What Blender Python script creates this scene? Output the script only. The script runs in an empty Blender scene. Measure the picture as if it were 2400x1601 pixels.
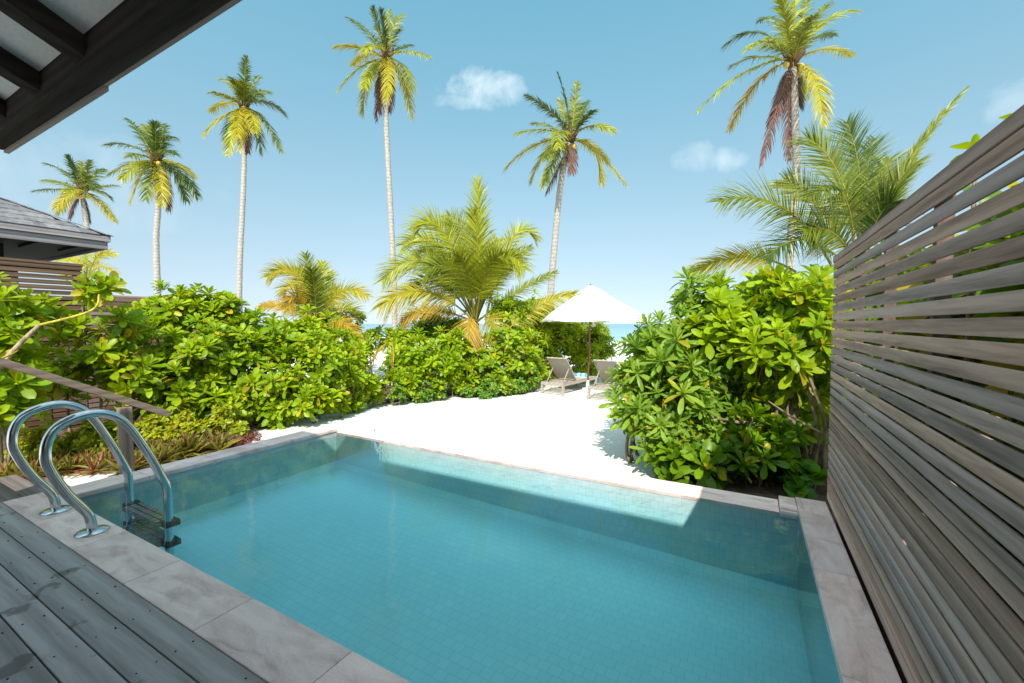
import bpy, bmesh, math, random
import numpy as np
from mathutils import Vector, Matrix

random.seed(7)
RNG = np.random.default_rng(11)
R = math.radians
scn = bpy.context.scene
COL = scn.collection

# ------------------------------------------------------------------ camera
FPX, CX, CY = 1005.0, 1200.0, 800.5
CAMZ = 1.55
YAW, PITCH = R(29.04), R(2.37)
cam_d = bpy.data.cameras.new('camera')
cam = bpy.data.objects.new('camera', cam_d)
COL.objects.link(cam)
cam.location = (0, 0, CAMZ)
cam.rotation_euler = (R(90) - PITCH, 0, YAW)
cam_d.sensor_width = 36
cam_d.lens = 36 * FPX / 2400
cam_d.clip_start = 0.02
cam_d.clip_end = 30000
scn.camera = cam
_m = Matrix.Rotation(YAW, 3, 'Z') @ Matrix.Rotation(R(90) - PITCH, 3, 'X')
RIGHT = np.array(_m @ Vector((1, 0, 0)))
UP = np.array(_m @ Vector((0, 1, 0)))
FWD = np.array(_m @ Vector((0, 0, -1)))
CPOS = np.array((0, 0, CAMZ))


def ray(px, py):
    return FWD + RIGHT * ((px - CX) / FPX) + UP * ((CY - py) / FPX)


def at(px, py, d):                       # a point d metres into the scene
    return CPOS + ray(px, py) * d


def on_z(px, py, z):
    r = ray(px, py)
    return CPOS + r * ((z - CAMZ) / r[2])


def on_x(px, py, x):
    r = ray(px, py)
    return CPOS + r * (x / r[0])


SAND = -0.45


def gz(y):                                # height of the beach, falling to the sea
    return SAND if y < 32 else SAND - (y - 32) * 0.02


# ------------------------------------------------------------------ tagging
def tag(o, label=None, cat=None, group=None, kind=None):
    if label: o['label'] = label
    if cat: o['category'] = cat
    if group: o['group'] = group
    if kind: o['kind'] = kind
    return o


def thing(name, loc, label, cat, group=None, rz=0.0):
    o = bpy.data.objects.new(name, None)
    o.empty_display_size = 0.2
    COL.objects.link(o)
    o.location = loc
    o.rotation_euler = (0, 0, rz)
    return tag(o, label, cat, group)


def link(name, me, mats, parent=None, world=True):
    """world=True: the mesh is in world coordinates, whatever its parent."""
    for m in (mats if isinstance(mats, (list, tuple)) else [mats]):
        me.materials.append(m)
    o = bpy.data.objects.new(name, me)
    COL.objects.link(o)
    if parent is not None:
        o.parent = parent
        if world:
            chain, p = Matrix.Identity(4), parent
            while p is not None:
                chain = Matrix.LocRotScale(p.location, p.rotation_euler, p.scale) @ chain
                if p.parent is not None:
                    chain = p.matrix_parent_inverse @ chain
                p = p.parent
            o.matrix_parent_inverse = chain.inverted()
    return o


def mesh_np(name, V, F, tint=None, smooth=True, mat_idx=None):
    V = np.asarray(V, dtype=np.float32)
    F = np.asarray(F, dtype=np.int32)
    me = bpy.data.meshes.new(name)
    me.vertices.add(len(V))
    me.vertices.foreach_set('co', V.ravel())
    k = F.shape[1]
    me.loops.add(F.size)
    me.loops.foreach_set('vertex_index', F.ravel())
    me.polygons.add(len(F))
    me.polygons.foreach_set('loop_start', np.arange(0, F.size, k, dtype=np.int32))
    me.polygons.foreach_set('use_smooth', np.full(len(F), smooth))
    if mat_idx is not None:
        me.polygons.foreach_set('material_index', np.asarray(mat_idx, dtype=np.int32))
    me.update(calc_edges=True)
    if tint is not None:
        a = me.color_attributes.new('tint', 'FLOAT_COLOR', 'POINT')
        t = np.ones((len(V), 4), dtype=np.float32)
        t[:, :3] = tint
        a.data.foreach_set('color', t.ravel())
    return me


class MB:
    """Collects boxes, tubes and sheets; build() links them as ONE mesh object."""
    def __init__(self):
        self.bm = bmesh.new()
        self.lay = self.bm.verts.layers.float_color.new('tint')

    def _paint(self, vs, tint):
        for v in vs:
            v[self.lay] = (*tint, 1)

    def box(self, x0, x1, y0, y1, z0, z1, bev=0.0, tint=(1, 1, 1), M=None, mi=0):
        r = bmesh.ops.create_cube(self.bm, size=1)
        vs = r['verts']
        T = Matrix.Translation(((x0+x1)/2, (y0+y1)/2, (z0+z1)/2)) @ Matrix.Diagonal((abs(x1-x0), abs(y1-y0), abs(z1-z0), 1))
        bmesh.ops.transform(self.bm, matrix=T, verts=vs)
        if bev > 0:
            es = list({e for v in vs for e in v.link_edges})
            rr = bmesh.ops.bevel(self.bm, geom=es, offset=bev, segments=2, affect='EDGES', profile=0.6)
            fs = set(rr['faces'])
            vs = list({v for f in fs for v in f.verts} | {v for v in vs if v.is_valid})
            stack = list(vs); seen = set(vs)
            while stack:
                v = stack.pop()
                for e in v.link_edges:
                    w = e.other_vert(v)
                    if w not in seen:
                        seen.add(w); stack.append(w)
            vs = list(seen)
        if M is not None:
            bmesh.ops.transform(self.bm, matrix=M, verts=vs)
        self._paint(vs, tint)
        if mi:
            for f in {f for v in vs for f in v.link_faces}:
                f.material_index = mi
        return vs

    def prism(self, pts, ext, tint=(1, 1, 1), mi=0):
        """polygon pts (3-D) extruded by vector ext"""
        a = [self.bm.verts.new(Vector(p)) for p in pts]
        b = [self.bm.verts.new(Vector(p) + Vector(ext)) for p in pts]
        n = len(a)
        fs = [self.bm.faces.new(a[::-1]), self.bm.faces.new(b)]
        for i in range(n):
            fs.append(self.bm.faces.new((a[i], a[(i+1) % n], b[(i+1) % n], b[i])))
        for f in fs: f.material_index = mi
        self._paint(a + b, tint)
        return a + b

    def tube(self, pts, rad, n=8, tint=(1, 1, 1), cap=True):
        pts = [Vector(p) for p in pts]
        rads = rad if isinstance(rad, (list, tuple, np.ndarray)) else [rad] * len(pts)
        ref = None
        rings = []
        for i, p in enumerate(pts):
            t = (pts[min(i+1, len(pts)-1)] - pts[max(i-1, 0)]).normalized()
            if ref is None:
                ref = t.orthogonal().normalized()
            ref = (ref - t * ref.dot(t)).normalized()
            b = t.cross(ref)
            ring = []
            for k in range(n):
                a = 2 * math.pi * k / n
                v = self.bm.verts.new(p + (ref * math.cos(a) + b * math.sin(a)) * rads[i])
                v[self.lay] = (*tint, 1)
                ring.append(v)
            rings.append(ring)
        for i in range(len(rings) - 1):
            for k in range(n):
                f = self.bm.faces.new((rings[i][k], rings[i][(k+1) % n], rings[i+1][(k+1) % n], rings[i+1][k]))
                f.smooth = True
        if cap:
            self.bm.faces.new(rings[0][::-1])
            self.bm.faces.new(rings[-1])

    def cyl(self, c, r, h, n=20, tint=(1, 1, 1)):
        c = Vector(c)
        self.tube([c, c + Vector((0, 0, h))], r, n, tint)

    def face(self, pts, tint=(1, 1, 1), mi=0, smooth=False):
        vs = [self.bm.verts.new(Vector(p)) for p in pts]
        self._paint(vs, tint)
        f = self.bm.faces.new(vs)
        f.material_index = mi
        f.smooth = smooth
        return f

    def build(self, name, mats, parent=None, world=True, recalc=True):
        if recalc:
            bmesh.ops.recalc_face_normals(self.bm, faces=self.bm.faces)
        me = bpy.data.meshes.new(name)
        self.bm.to_mesh(me)
        self.bm.free()
        return link(name, me, mats, parent, world)


# ------------------------------------------------------------------ materials
class NT:
    def __init__(self, mat):
        self.t = mat.node_tree
        self.n = self.t.nodes
        self.l = self.t.links

    def new(self, kind, **kw):
        n = self.n.new(kind)
        for k, v in kw.items():
            setattr(n, k, v)
        return n

    def ln(self, a, b):
        self.l.new(a, b)

    def val(self, sock, v):
        if hasattr(v, 'links') or hasattr(v, 'is_output'):
            self.ln(v, sock)
        else:
            sock.default_value = v

    def noise(self, vec, scale, detail=4, rough=0.55, dist=0.0):
        n = self.new('ShaderNodeTexNoise')
        n.inputs['Scale'].default_value = scale
        n.inputs['Detail'].default_value = detail
        n.inputs['Roughness'].default_value = rough
        n.inputs['Distortion'].default_value = dist
        if vec is not None: self.ln(vec, n.inputs['Vector'])
        return n.outputs['Fac']

    def ramp(self, fac, stops):
        n = self.new('ShaderNodeValToRGB')
        el = n.color_ramp.elements
        while len(el) < len(stops): el.new(0.5)
        for e, (p, c) in zip(el, stops):
            e.position = p
            e.color = (*c, 1) if len(c) == 3 else c
        self.ln(fac, n.inputs['Fac'])
        return n.outputs['Color']

    def mix(self, fac, a, b, mode='MIX'):
        n = self.new('ShaderNodeMix', data_type='RGBA', blend_type=mode)
        self.val(n.inputs[0], fac)
        for s, v in ((n.inputs[6], a), (n.inputs[7], b)):
            if isinstance(v, tuple): s.default_value = (*v, 1)[:4]
            else: self.ln(v, s)
        return n.outputs[2]

    def math(self, op, a, b=0.0, clamp=False):
        n = self.new('ShaderNodeMath', operation=op, use_clamp=clamp)
        self.val(n.inputs[0], a)
        self.val(n.inputs[1], b)
        return n.outputs[0]

    def mapping(self, scale=(1, 1, 1), coord='Object', rot=(0, 0, 0), loc=(0, 0, 0)):
        tc = self.new('ShaderNodeTexCoord')
        mp = self.new('ShaderNodeMapping')
        mp.inputs['Scale'].default_value = scale
        mp.inputs['Rotation'].default_value = rot
        mp.inputs['Location'].default_value = loc
        self.ln(tc.outputs[coord], mp.inputs['Vector'])
        return mp.outputs[0]

    def bump(self, h, strength=0.3, dist=0.01):
        n = self.new('ShaderNodeBump')
        n.inputs['Strength'].default_value = strength
        n.inputs['Distance'].default_value = dist
        self.ln(h, n.inputs['Height'])
        return n.outputs[0]

    def attr(self, name='tint'):
        n = self.new('ShaderNodeAttribute', attribute_name=name)
        return n.outputs['Color']


def mat(name, color=(0.5, 0.5, 0.5), rough=0.6, metal=0.0, spec=0.5):
    m = bpy.data.materials.new(name)
    m.use_nodes = True
    b = m.node_tree.nodes['Principled BSDF']
    b.inputs['Base Color'].default_value = (*color, 1)
    b.inputs['Roughness'].default_value = rough
    b.inputs['Metallic'].default_value = metal
    b.inputs['Specular IOR Level'].default_value = spec
    return m, NT(m), b


def wood(name, c0, c1, axis='x', rough=0.75, bump=0.25, stain=None, fine=1.0):
    """weathered timber with the grain along one axis; multiplied by a per-board tint"""
    m, t, b = mat(name, c0, rough, spec=0.12)
    s = {'x': (2.6, 52, 52), 'y': (52, 2.6, 52), 'z': (52, 52, 2.6)}[axis]
    s = tuple(v * fine for v in s)
    v = t.mapping(s)
    # shift the figure from board to board with the tint
    at_ = t.attr()
    sep = t.new('ShaderNodeSeparateColor'); t.ln(at_, sep.inputs[0])
    sh = t.new('ShaderNodeVectorMath', operation='MULTIPLY_ADD')
    t.ln(at_, sh.inputs[0]); sh.inputs[1].default_value = (37, 53, 71); t.ln(v, sh.inputs[2])
    n1 = t.noise(sh.outputs[0], 1.0, 6, 0.62, 0.6)
    v2 = t.mapping(tuple(q * 0.17 for q in s))
    sh2 = t.new('ShaderNodeVectorMath', operation='MULTIPLY_ADD')
    t.ln(at_, sh2.inputs[0]); sh2.inputs[1].default_value = (91, 33, 57); t.ln(v2, sh2.inputs[2])
    n2 = t.noise(sh2.outputs[0], 1.0, 3, 0.5, 1.4)
    w = t.new('ShaderNodeTexWave', wave_type='RINGS', rings_direction={'x': 'X', 'y': 'Y', 'z': 'Z'}[axis])
    w.inputs['Scale'].default_value = 0.55
    w.inputs['Distortion'].default_value = 5.0
    w.inputs['Detail'].default_value = 3
    w.inputs['Detail Scale'].default_value = 0.7
    t.ln(sh2.outputs[0], w.inputs['Vector'])
    f = t.math('ADD', t.math('MULTIPLY', n1, 0.55), t.math('ADD', t.math('MULTIPLY', w.outputs['Fac'], 0.22), t.math('MULTIPLY', n2, 0.3)))
    col = t.ramp(f, [(0.34, c0), (0.68, c1)])
    crack = t.ramp(t.noise(sh.outputs[0], 0.55, 5, 0.7, 0.3), [(0.66, (0, 0, 0)), (0.72, (1, 1, 1))])
    col = t.mix(t.math('MULTIPLY', crack, 0.4), col, tuple(q * 0.4 for q in c0))
    if stain:
        big = t.noise(t.mapping((1.6, 1.6, 1.6)), 1.5, 4, 0.6)
        col = t.mix(t.ramp(big, [(0.60, (0, 0, 0)), (0.635, (0.75, 0.75, 0.75))]), col, stain)
    col = t.mix(1.0, col, at_, 'MULTIPLY')
    t.ln(col, b.inputs['Base Color'])
    t.ln(t.bump(f, bump, 0.004), b.inputs['Normal'])
    return m


M = {}
M['deck'] = wood('weathered_deck', (0.27, 0.235, 0.22), (0.43, 0.39, 0.375), 'x', 0.7, 0.3, stain=(0.15, 0.125, 0.115))
M['fence_wood'] = wood('weathered_fence', (0.30, 0.19, 0.155), (0.68, 0.455, 0.385), 'y', 0.75, 0.3)
M['brown_wood'] = wood('brown_slats', (0.10, 0.06, 0.04), (0.21, 0.135, 0.095), 'y', 0.7, 0.3)
M['rail_wood'] = wood('rail_wood', (0.17, 0.12, 0.09), (0.30, 0.22, 0.17), 'y', 0.6, 0.2)
M['post_wood'] = wood('post_wood', (0.17, 0.115, 0.095), (0.33, 0.24, 0.20), 'z', 0.7, 0.25)
M['teak'] = wood('silvered_teak', (0.24, 0.195, 0.165), (0.42, 0.36, 0.31), 'x', 0.7, 0.2)
M['dark_timber'] = wood('dark_timber', (0.020, 0.016, 0.014), (0.045, 0.036, 0.034), 'x', 0.9, 0.2)
M['dark_rafter'] = wood('dark_rafter', (0.020, 0.016, 0.014), (0.045, 0.036, 0.034), 'y', 0.9, 0.2)
M['fascia_wood'] = wood('grey_fascia', (0.17, 0.155, 0.16), (0.34, 0.31, 0.31), 'y', 0.7, 0.25)
M['drip_wood'] = wood('taupe_edge_board', (0.20, 0.165, 0.15), (0.32, 0.27, 0.25), 'x', 0.7, 0.2)
M['umbrella_wood'] = wood('oiled_pole', (0.15, 0.06, 0.025), (0.29, 0.13, 0.06), 'z', 0.4, 0.1)
M['backing'], _, _ = mat('dark_backing', (0.012, 0.011, 0.010), 0.9)
M['screw'], _, _ = mat('dark_screw', (0.03, 0.028, 0.026), 0.5, 0.6)
M['steel'], _t, _b = mat('polished_steel', (0.62, 0.63, 0.64), 0.13, 1.0)
_n = _t.noise(_t.mapping((3, 3, 60)), 3, 3)
_t.ln(_t.math('ADD', _t.math('MULTIPLY', _n, 0.12), 0.07), _b.inputs['Roughness'])
M['black_plastic'], _, _ = mat('black_plastic', (0.02, 0.022, 0.024), 0.45)
M['tread'], _, _ = mat('grey_tread', (0.24, 0.26, 0.27), 0.5)


def ceiling_mat():
    m, t, b = mat('white_plaster', (0.72, 0.73, 0.74), 0.9)
    n = t.noise(t.mapping((1, 1, 1)), 60, 3)
    t.ln(t.ramp(n, [(0.3, (0.66, 0.67, 0.68)), (0.7, (0.76, 0.77, 0.78))]), b.inputs['Base Color'])
    t.ln(t.bump(n, 0.3, 0.003), b.inputs['Normal'])
    return m


M['ceiling'] = ceiling_mat()


def travertine(name, axis='x', light=1.0):
    m, t, b = mat(name, (0.6, 0.55, 0.5), 0.55, spec=0.3)
    s = (2.0, 6.5, 6.5) if axis == 'x' else (6.5, 2.0, 6.5)
    at_ = t.attr()
    v = t.mapping(s)
    sh = t.new('ShaderNodeVectorMath', operation='MULTIPLY_ADD')
    t.ln(at_, sh.inputs[0]); sh.inputs[1].default_value = (71, 43, 29); t.ln(v, sh.inputs[2])
    vein = t.noise(sh.outputs[0], 1.3, 7, 0.62, 0.9)
    blot = t.noise(t.mapping((1.2, 2.2, 1), loc=(3.1, 1.7, 0)), 1.6, 4, 0.6, 0.5)
    fine = t.noise(t.mapping((1, 1, 1)), 90, 3, 0.6)
    k = light * 1.22
    col = t.ramp(vein, [(0.28, (0.40*k, 0.285*k, 0.26*k)), (0.42, (0.59*k, 0.46*k, 0.425*k)), (0.58, (0.70*k, 0.585*k, 0.55*k)), (0.8, (0.78*k, 0.68*k, 0.65*k))])
    col = t.mix(t.ramp(blot, [(0.55, (0, 0, 0)), (0.68, (0.55, 0.55, 0.55))]), col, (0.36*k, 0.235*k, 0.20*k))
    pits = t.ramp(t.noise(sh.outputs[0], 9, 5, 0.7), [(0.66, (0, 0, 0)), (0.74, (1, 1, 1))])
    col = t.mix(t.math('MULTIPLY', pits, 0.7), col, (0.16*k, 0.135*k, 0.125*k))
    col = t.mix(0.12, col, t.ramp(fine, [(0.35, (0.2, 0.2, 0.2)), (0.65, (0.8, 0.8, 0.8))]))
    col = t.mix(1.0, col, at_, 'MULTIPLY')
    col = t.mix(1.0, col, (1.06, .955, .96), 'MULTIPLY')
    t.ln(col, b.inputs['Base Color'])
    h = t.math('SUBTRACT', vein, pits)
    t.ln(t.bump(h, 0.25, 0.004), b.inputs['Normal'])
    return m


M['trav_x'] = travertine('travertine_x', 'x')
M['trav_y'] = travertine('travertine_y', 'y')
M['trav_pale'] = travertine('travertine_pale', 'x', 1.25)


def tile_mat():
    m, t, b = mat('pool_tile', (0.6, 0.6, 0.55), 0.35)
    tc = t.new('ShaderNodeTexCoord')
    sep = t.new('ShaderNodeSeparateXYZ'); t.ln(tc.outputs['Object'], sep.inputs[0])
    geo = t.new('ShaderNodeNewGeometry')
    ns = t.new('ShaderNodeSeparateXYZ'); t.ln(geo.outputs['Normal'], ns.inputs[0])
    # floor uses x,y; walls use (x or y),z
    isz = t.math('GREATER_THAN', t.math('ABSOLUTE', ns.outputs[2]), 0.6)
    isx = t.math('GREATER_THAN', t.math('ABSOLUTE', ns.outputs[0]), 0.6)
    def pick(f, a, b_): return t.math('ADD', t.math('MULTIPLY', f, a), t.math('MULTIPLY', t.math('SUBTRACT', 1.0, f), b_))
    u = pick(isx, sep.outputs[1], sep.outputs[0])
    w = pick(isz, sep.outputs[1], sep.outputs[2])
    cmb = t.new('ShaderNodeCombineXYZ'); t.ln(u, cmb.inputs[0]); t.ln(w, cmb.inputs[1])
    wob = t.noise(tc.outputs['Object'], 2.2, 2)
    br = t.new('ShaderNodeTexBrick')
    br.offset = 0.5
    br.inputs['Scale'].default_value = 1
    br.inputs['Brick Width'].default_value = 0.082
    br.inputs['Row Height'].default_value = 0.082
    br.inputs['Mortar Size'].default_value = 0.0018
    br.inputs['Mortar Smooth'].default_value = 0.4
    br.inputs['Color1'].default_value = (0.78, 0.82, 0.82, 1)
    br.inputs['Color2'].default_value = (0.82, 0.86, 0.86, 1)
    br.inputs['Mortar'].default_value = (0.56, 0.60, 0.60, 1)
    t.ln(cmb.outputs[0], br.inputs['Vector'])
    stain = t.noise(t.mapping((1, 1, 1)), 1.1, 4, 0.6)
    col = t.mix(t.ramp(stain, [(0.4, (0, 0, 0)), (0.75, (0.35, 0.35, 0.35))]), br.outputs['Color'], (0.70, 0.74, 0.74))
    t.ln(col, b.inputs['Base Color'])
    t.ln(t.bump(br.outputs['Fac'], -0.3, 0.003), b.inputs['Normal'])
    return m


M['tile'] = tile_mat()


def water_top():
    m = bpy.data.materials.new('pool_water_surface')
    m.use_nodes = True
    t = NT(m)
    t.n.clear()
    out = t.new('ShaderNodeOutputMaterial')
    v = t.mapping((1, 1, 1))
    n1 = t.noise(v, 5.0, 3, 0.5)
    n2 = t.noise(v, 17.0, 2, 0.5)
    h = t.math('ADD', n1, t.math('MULTIPLY', n2, 0.22))
    bp = t.bump(h, 0.32, 0.008)
    fr = t.new('ShaderNodeFresnel'); fr.inputs['IOR'].default_value = 1.33
    t.ln(bp, fr.inputs['Normal'])
    gl = t.new('ShaderNodeBsdfGlossy'); gl.inputs['Roughness'].default_value = 0.02
    t.ln(bp, gl.inputs['Normal'])
    tr = t.new('ShaderNodeBsdfTransparent')
    mx = t.new('ShaderNodeMixShader')
    t.ln(fr.outputs[0], mx.inputs[0]); t.ln(tr.outputs[0], mx.inputs[1]); t.ln(gl.outputs[0], mx.inputs[2])
    t.ln(mx.outputs[0], out.inputs['Surface'])
    va = t.new('ShaderNodeVolumeAbsorption')
    va.inputs['Color'].default_value = (0.02, 0.875, 0.965, 1)
    va.inputs['Density'].default_value = WATER_DENS
    t.ln(va.outputs[0], out.inputs['Volume'])
    return m


WATER_DENS = 0.66
M['water'] = water_top()


def sand_mat():
    m, t, b = mat('white_coral_sand', (0.78, 0.76, 0.71), 0.95, spec=0.15)
    v = t.mapping((1, 1, 1))
    n1 = t.noise(v, 1.3, 5, 0.6)
    n2 = t.noise(v, 46, 4, 0.7)
    n3 = t.noise(v, 6.5, 4, 0.6)
    col = t.ramp(n1, [(0.3, (0.68, 0.665, 0.63)), (0.7, (0.78, 0.765, 0.73))])
    speck = t.ramp(t.noise(v, 30, 2, 0.5), [(0.66, (0, 0, 0)), (0.75, (1, 1, 1))])
    col = t.mix(t.math('MULTIPLY', speck, 0.4), col, (0.45, 0.41, 0.36))
    t.ln(col, b.inputs['Base Color'])
    h = t.math('ADD', t.math('MULTIPLY', n3, 1.0), t.math('MULTIPLY', n2, 0.25))
    t.ln(t.bump(h, 0.8, 0.06), b.inputs['Normal'])
    return m


M['sand'] = sand_mat()


def soil_mat():
    m, t, b = mat('brown_soil', (0.12, 0.075, 0.05), 0.95, spec=0.1)
    v = t.mapping((1, 1, 1))
    n1 = t.noise(v, 5, 6, 0.65)
    n2 = t.noise(v, 40, 3, 0.6)
    col = t.ramp(n1, [(0.3, (0.055, 0.035, 0.025)), (0.55, (0.15, 0.09, 0.06)), (0.75, (0.27, 0.19, 0.13))])
    t.ln(col, b.inputs['Base Color'])
    t.ln(t.bump(t.math('ADD', n1, t.math('MULTIPLY', n2, 0.4)), 0.8, 0.04), b.inputs['Normal'])
    return m


M['soil'] = soil_mat()


def sea_mat():
    m, t, b = mat('sea_water', (0.05, 0.27, 0.34), 0.16, spec=0.5)
    b.inputs['IOR'].default_value = 1.33
    v = t.mapping((0.010, 0.06, 1))
    n = t.noise(v, 1.0, 4, 0.55)
    tc = t.new('ShaderNodeTexCoord')
    sep = t.new('ShaderNodeSeparateXYZ'); t.ln(tc.outputs['Object'], sep.inputs[0])
    far = t.math('MULTIPLY', t.math('SUBTRACT', sep.outputs[1], 55.0), 1 / 330.0, True)
    col = t.ramp(far, [(0.0, (0.34, 0.52, 0.54)), (0.10, (0.20, 0.43, 0.49)), (0.45, (0.10, 0.32, 0.41)), (1.0, (0.05, 0.22, 0.32))])
    col = t.mix(t.ramp(n, [(0.45, (0, 0, 0)), (0.62, (0.5, 0.5, 0.5))]), col, (0.06, 0.30, 0.38))
    t.ln(col, b.inputs['Base Color'])
    w = t.noise(t.mapping((0.5, 1.2, 1)), 1.2, 4, 0.6)
    t.ln(t.bump(w, 0.5, 0.25), b.inputs['Normal'])
    return m


M['sea'] = sea_mat()


def leaf_mat(name, trans=0.35, rough=0.33, tr_tint=(1.25, 1.15, 0.5)):
    m = bpy.data.materials.new(name)
    m.use_nodes = True
    t = NT(m)
    b = t.n['Principled BSDF']
    out = t.n['Material Output']
    a = t.attr()
    var = t.noise(t.mapping((1, 1, 1)), 14, 3, 0.6)
    c = t.mix(1.0, a, t.ramp(var, [(0.25, (0.82, 0.84, 0.8)), (0.75, (1.15, 1.12, 1.1))]), 'MULTIPLY')
    t.ln(c, b.inputs['Base Color'])
    b.inputs['Roughness'].default_value = rough
    b.inputs['Specular IOR Level'].default_value = 0.32
    tr = t.new('ShaderNodeBsdfTranslucent')
    t.ln(t.mix(1.0, c, tr_tint, 'MULTIPLY'), tr.inputs['Color'])
    mx = t.new('ShaderNodeMixShader')
    mx.inputs[0].default_value = trans
    t.ln(b.outputs[0], mx.inputs[1]); t.ln(tr.outputs[0], mx.inputs[2])
    t.ln(mx.outputs[0], out.inputs['Surface'])
    return m


M['leaf'] = leaf_mat('glossy_leaf', 0.45, 0.38)
M['palm_leaf'] = leaf_mat('palm_leaflet', 0.30, 0.40, (1.2, 1.1, 0.5))
M['dry_leaf'] = leaf_mat('dry_leaf', 0.12, 0.7, (1.1, 1, 0.9))


def bark(name, c0, c1, ring=0.0):
    m, t, b = mat(name, c0, 0.85, spec=0.2)
    n = t.noise(t.mapping((6, 6, 2.2)), 3, 5, 0.65)
    col = t.ramp(n, [(0.3, c0), (0.7, c1)])
    h = n
    if ring:
        w = t.new('ShaderNodeTexWave', wave_type='BANDS', bands_direction='Z', wave_profile='SAW')
        w.inputs['Scale'].default_value = ring
        w.inputs['Distortion'].default_value = 1.2
        w.inputs['Detail'].default_value = 2
        w.inputs['Detail Scale'].default_value = 2
        t.ln(t.mapping((1, 1, 1)), w.inputs['Vector'])
        col = t.mix(t.ramp(w.outputs['Fac'], [(0.0, (0.6, 0.6, 0.6)), (0.25, (0, 0, 0))]), col, tuple(q * 0.45 for q in c0))
        h = t.math('ADD', n, t.math('MULTIPLY', w.outputs['Fac'], 0.8))
    col = t.mix(1.0, col, t.attr(), 'MULTIPLY')
    t.ln(col, b.inputs['Base Color'])
    t.ln(t.bump(h, 0.6, 0.03), b.inputs['Normal'])
    return m


M['palm_bark'] = bark('palm_bark', (0.25, 0.215, 0.19), (0.47, 0.43, 0.39), 1.6)
M['bark'] = bark('shrub_bark', (0.11, 0.075, 0.05), (0.30, 0.24, 0.17))
M['coconut'], _, _ = mat('yellow_coconut', (0.52, 0.36, 0.06), 0.45)


def canvas_mat():
    m = bpy.data.materials.new('white_canvas')
    m.use_nodes = True
    t = NT(m)
    b = t.n['Principled BSDF']
    n = t.noise(t.mapping((1, 1, 1)), 220, 2)
    t.ln(t.ramp(n, [(0.3, (0.78, 0.77, 0.74)), (0.7, (0.84, 0.83, 0.80))]), b.inputs['Base Color'])
    b.inputs['Roughness'].default_value = 0.9
    tr = t.new('ShaderNodeBsdfTranslucent'); tr.inputs['Color'].default_value = (0.8, 0.79, 0.75, 1)
    mx = t.new('ShaderNodeMixShader'); mx.inputs[0].default_value = 0.3
    t.ln(b.outputs[0], mx.inputs[1]); t.ln(tr.outputs[0], mx.inputs[2])
    t.ln(mx.outputs[0], t.n['Material Output'].inputs['Surface'])
    return m


M['canvas'] = canvas_mat()


def sling_mat():
    m, t, b = mat('beige_sling', (0.50, 0.44, 0.37), 0.85)
    w = t.noise(t.mapping((300, 300, 300)), 1, 1)
    t.ln(t.ramp(w, [(0.3, (0.33, 0.28, 0.23)), (0.7, (0.43, 0.37, 0.31))]), b.inputs['Base Color'])
    return m


M['sling'] = sling_mat()
M['towel_blue'], _, _ = mat('turquoise_towel', (0.02, 0.42, 0.60), 0.95)
M['towel_white'], _, _ = mat('white_towel', (0.80, 0.82, 0.84), 0.95)
M['stone_white'], _, _ = mat('white_cushion', (0.78, 0.77, 0.75), 0.9)


def shingle_mat():
    m, t, b = mat('grey_shingle', (0.17, 0.16, 0.165), 0.85, spec=0.2)
    n = t.noise(t.mapping((1, 1, 1)), 9, 5, 0.65)
    n2 = t.noise(t.mapping((1, 1, 1)), 60, 3)
    c = t.ramp(n, [(0.3, (0.12, 0.115, 0.12)), (0.7, (0.26, 0.25, 0.26))])
    c = t.mix(1.0, c, t.attr(), 'MULTIPLY')
    t.ln(c, b.inputs['Base Color'])
    t.ln(t.bump(t.math('ADD', n, n2), 0.5, 0.01), b.inputs['Normal'])
    return m


M['shingle'] = shingle_mat()
M['render_wall'], _t, _b = mat('cream_wall', (0.55, 0.52, 0.48), 0.9)
_t.ln(_t.bump(_t.noise(_t.mapping((1, 1, 1)), 40, 3), 0.2, 0.004), _b.inputs['Normal'])

# ------------------------------------------------------------------ sky, sun
SUN = Vector((0.456, -0.98, 1.0)).normalized()
elev = math.asin(SUN.z)
azim = math.atan2(SUN.x, SUN.y)
sl = bpy.data.lights.new('sun', 'SUN')
sl.energy = 3.3
sl.angle = R(0.53)
sl.color = (1.0, 0.955, 0.87)
so = bpy.data.objects.new('sun', sl)
so.rotation_euler = SUN.to_track_quat('Z', 'Y').to_euler()
so.location = (6, -12, 14)
COL.objects.link(so)

w = bpy.data.worlds.new('World')
scn.world = w
w.use_nodes = True
t = NT(w)
t.n.clear()
out = t.new('ShaderNodeOutputWorld')
bg = t.new('ShaderNodeBackground')
bg.inputs['Strength'].default_value = 0.14
sky = t.new('ShaderNodeTexSky', sky_type='NISHITA')
sky.sun_disc = False
sky.sun_elevation = elev
sky.sun_rotation = azim
sky.air_density = 1.0
sky.dust_density = 0.6
sky.ozone_density = 1.0
tc = t.new('ShaderNodeTexCoord')
DIR = tc.outputs['Generated']
lift = t.new('ShaderNodeVectorMath', operation='MULTIPLY_ADD')
t.ln(DIR, lift.inputs[0]); lift.inputs[1].default_value = (1, 1, 0.80); lift.inputs[2].default_value = (0, 0, 0.30)
nrm = t.new('ShaderNodeVectorMath', operation='NORMALIZE')
t.ln(lift.outputs[0], nrm.inputs[0])
t.ln(nrm.outputs[0], sky.inputs['Vector'])
sepd = t.new('ShaderNodeSeparateXYZ'); t.ln(DIR, sepd.inputs[0])
tint = t.mix(t.math('MULTIPLY', sepd.outputs[2], 1.7, True), (1.48, 1.13, 0.80), (0.88, 1.33, 1.02))
tinted = t.mix(1.0, sky.outputs[0], tint, 'MULTIPLY')


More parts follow.
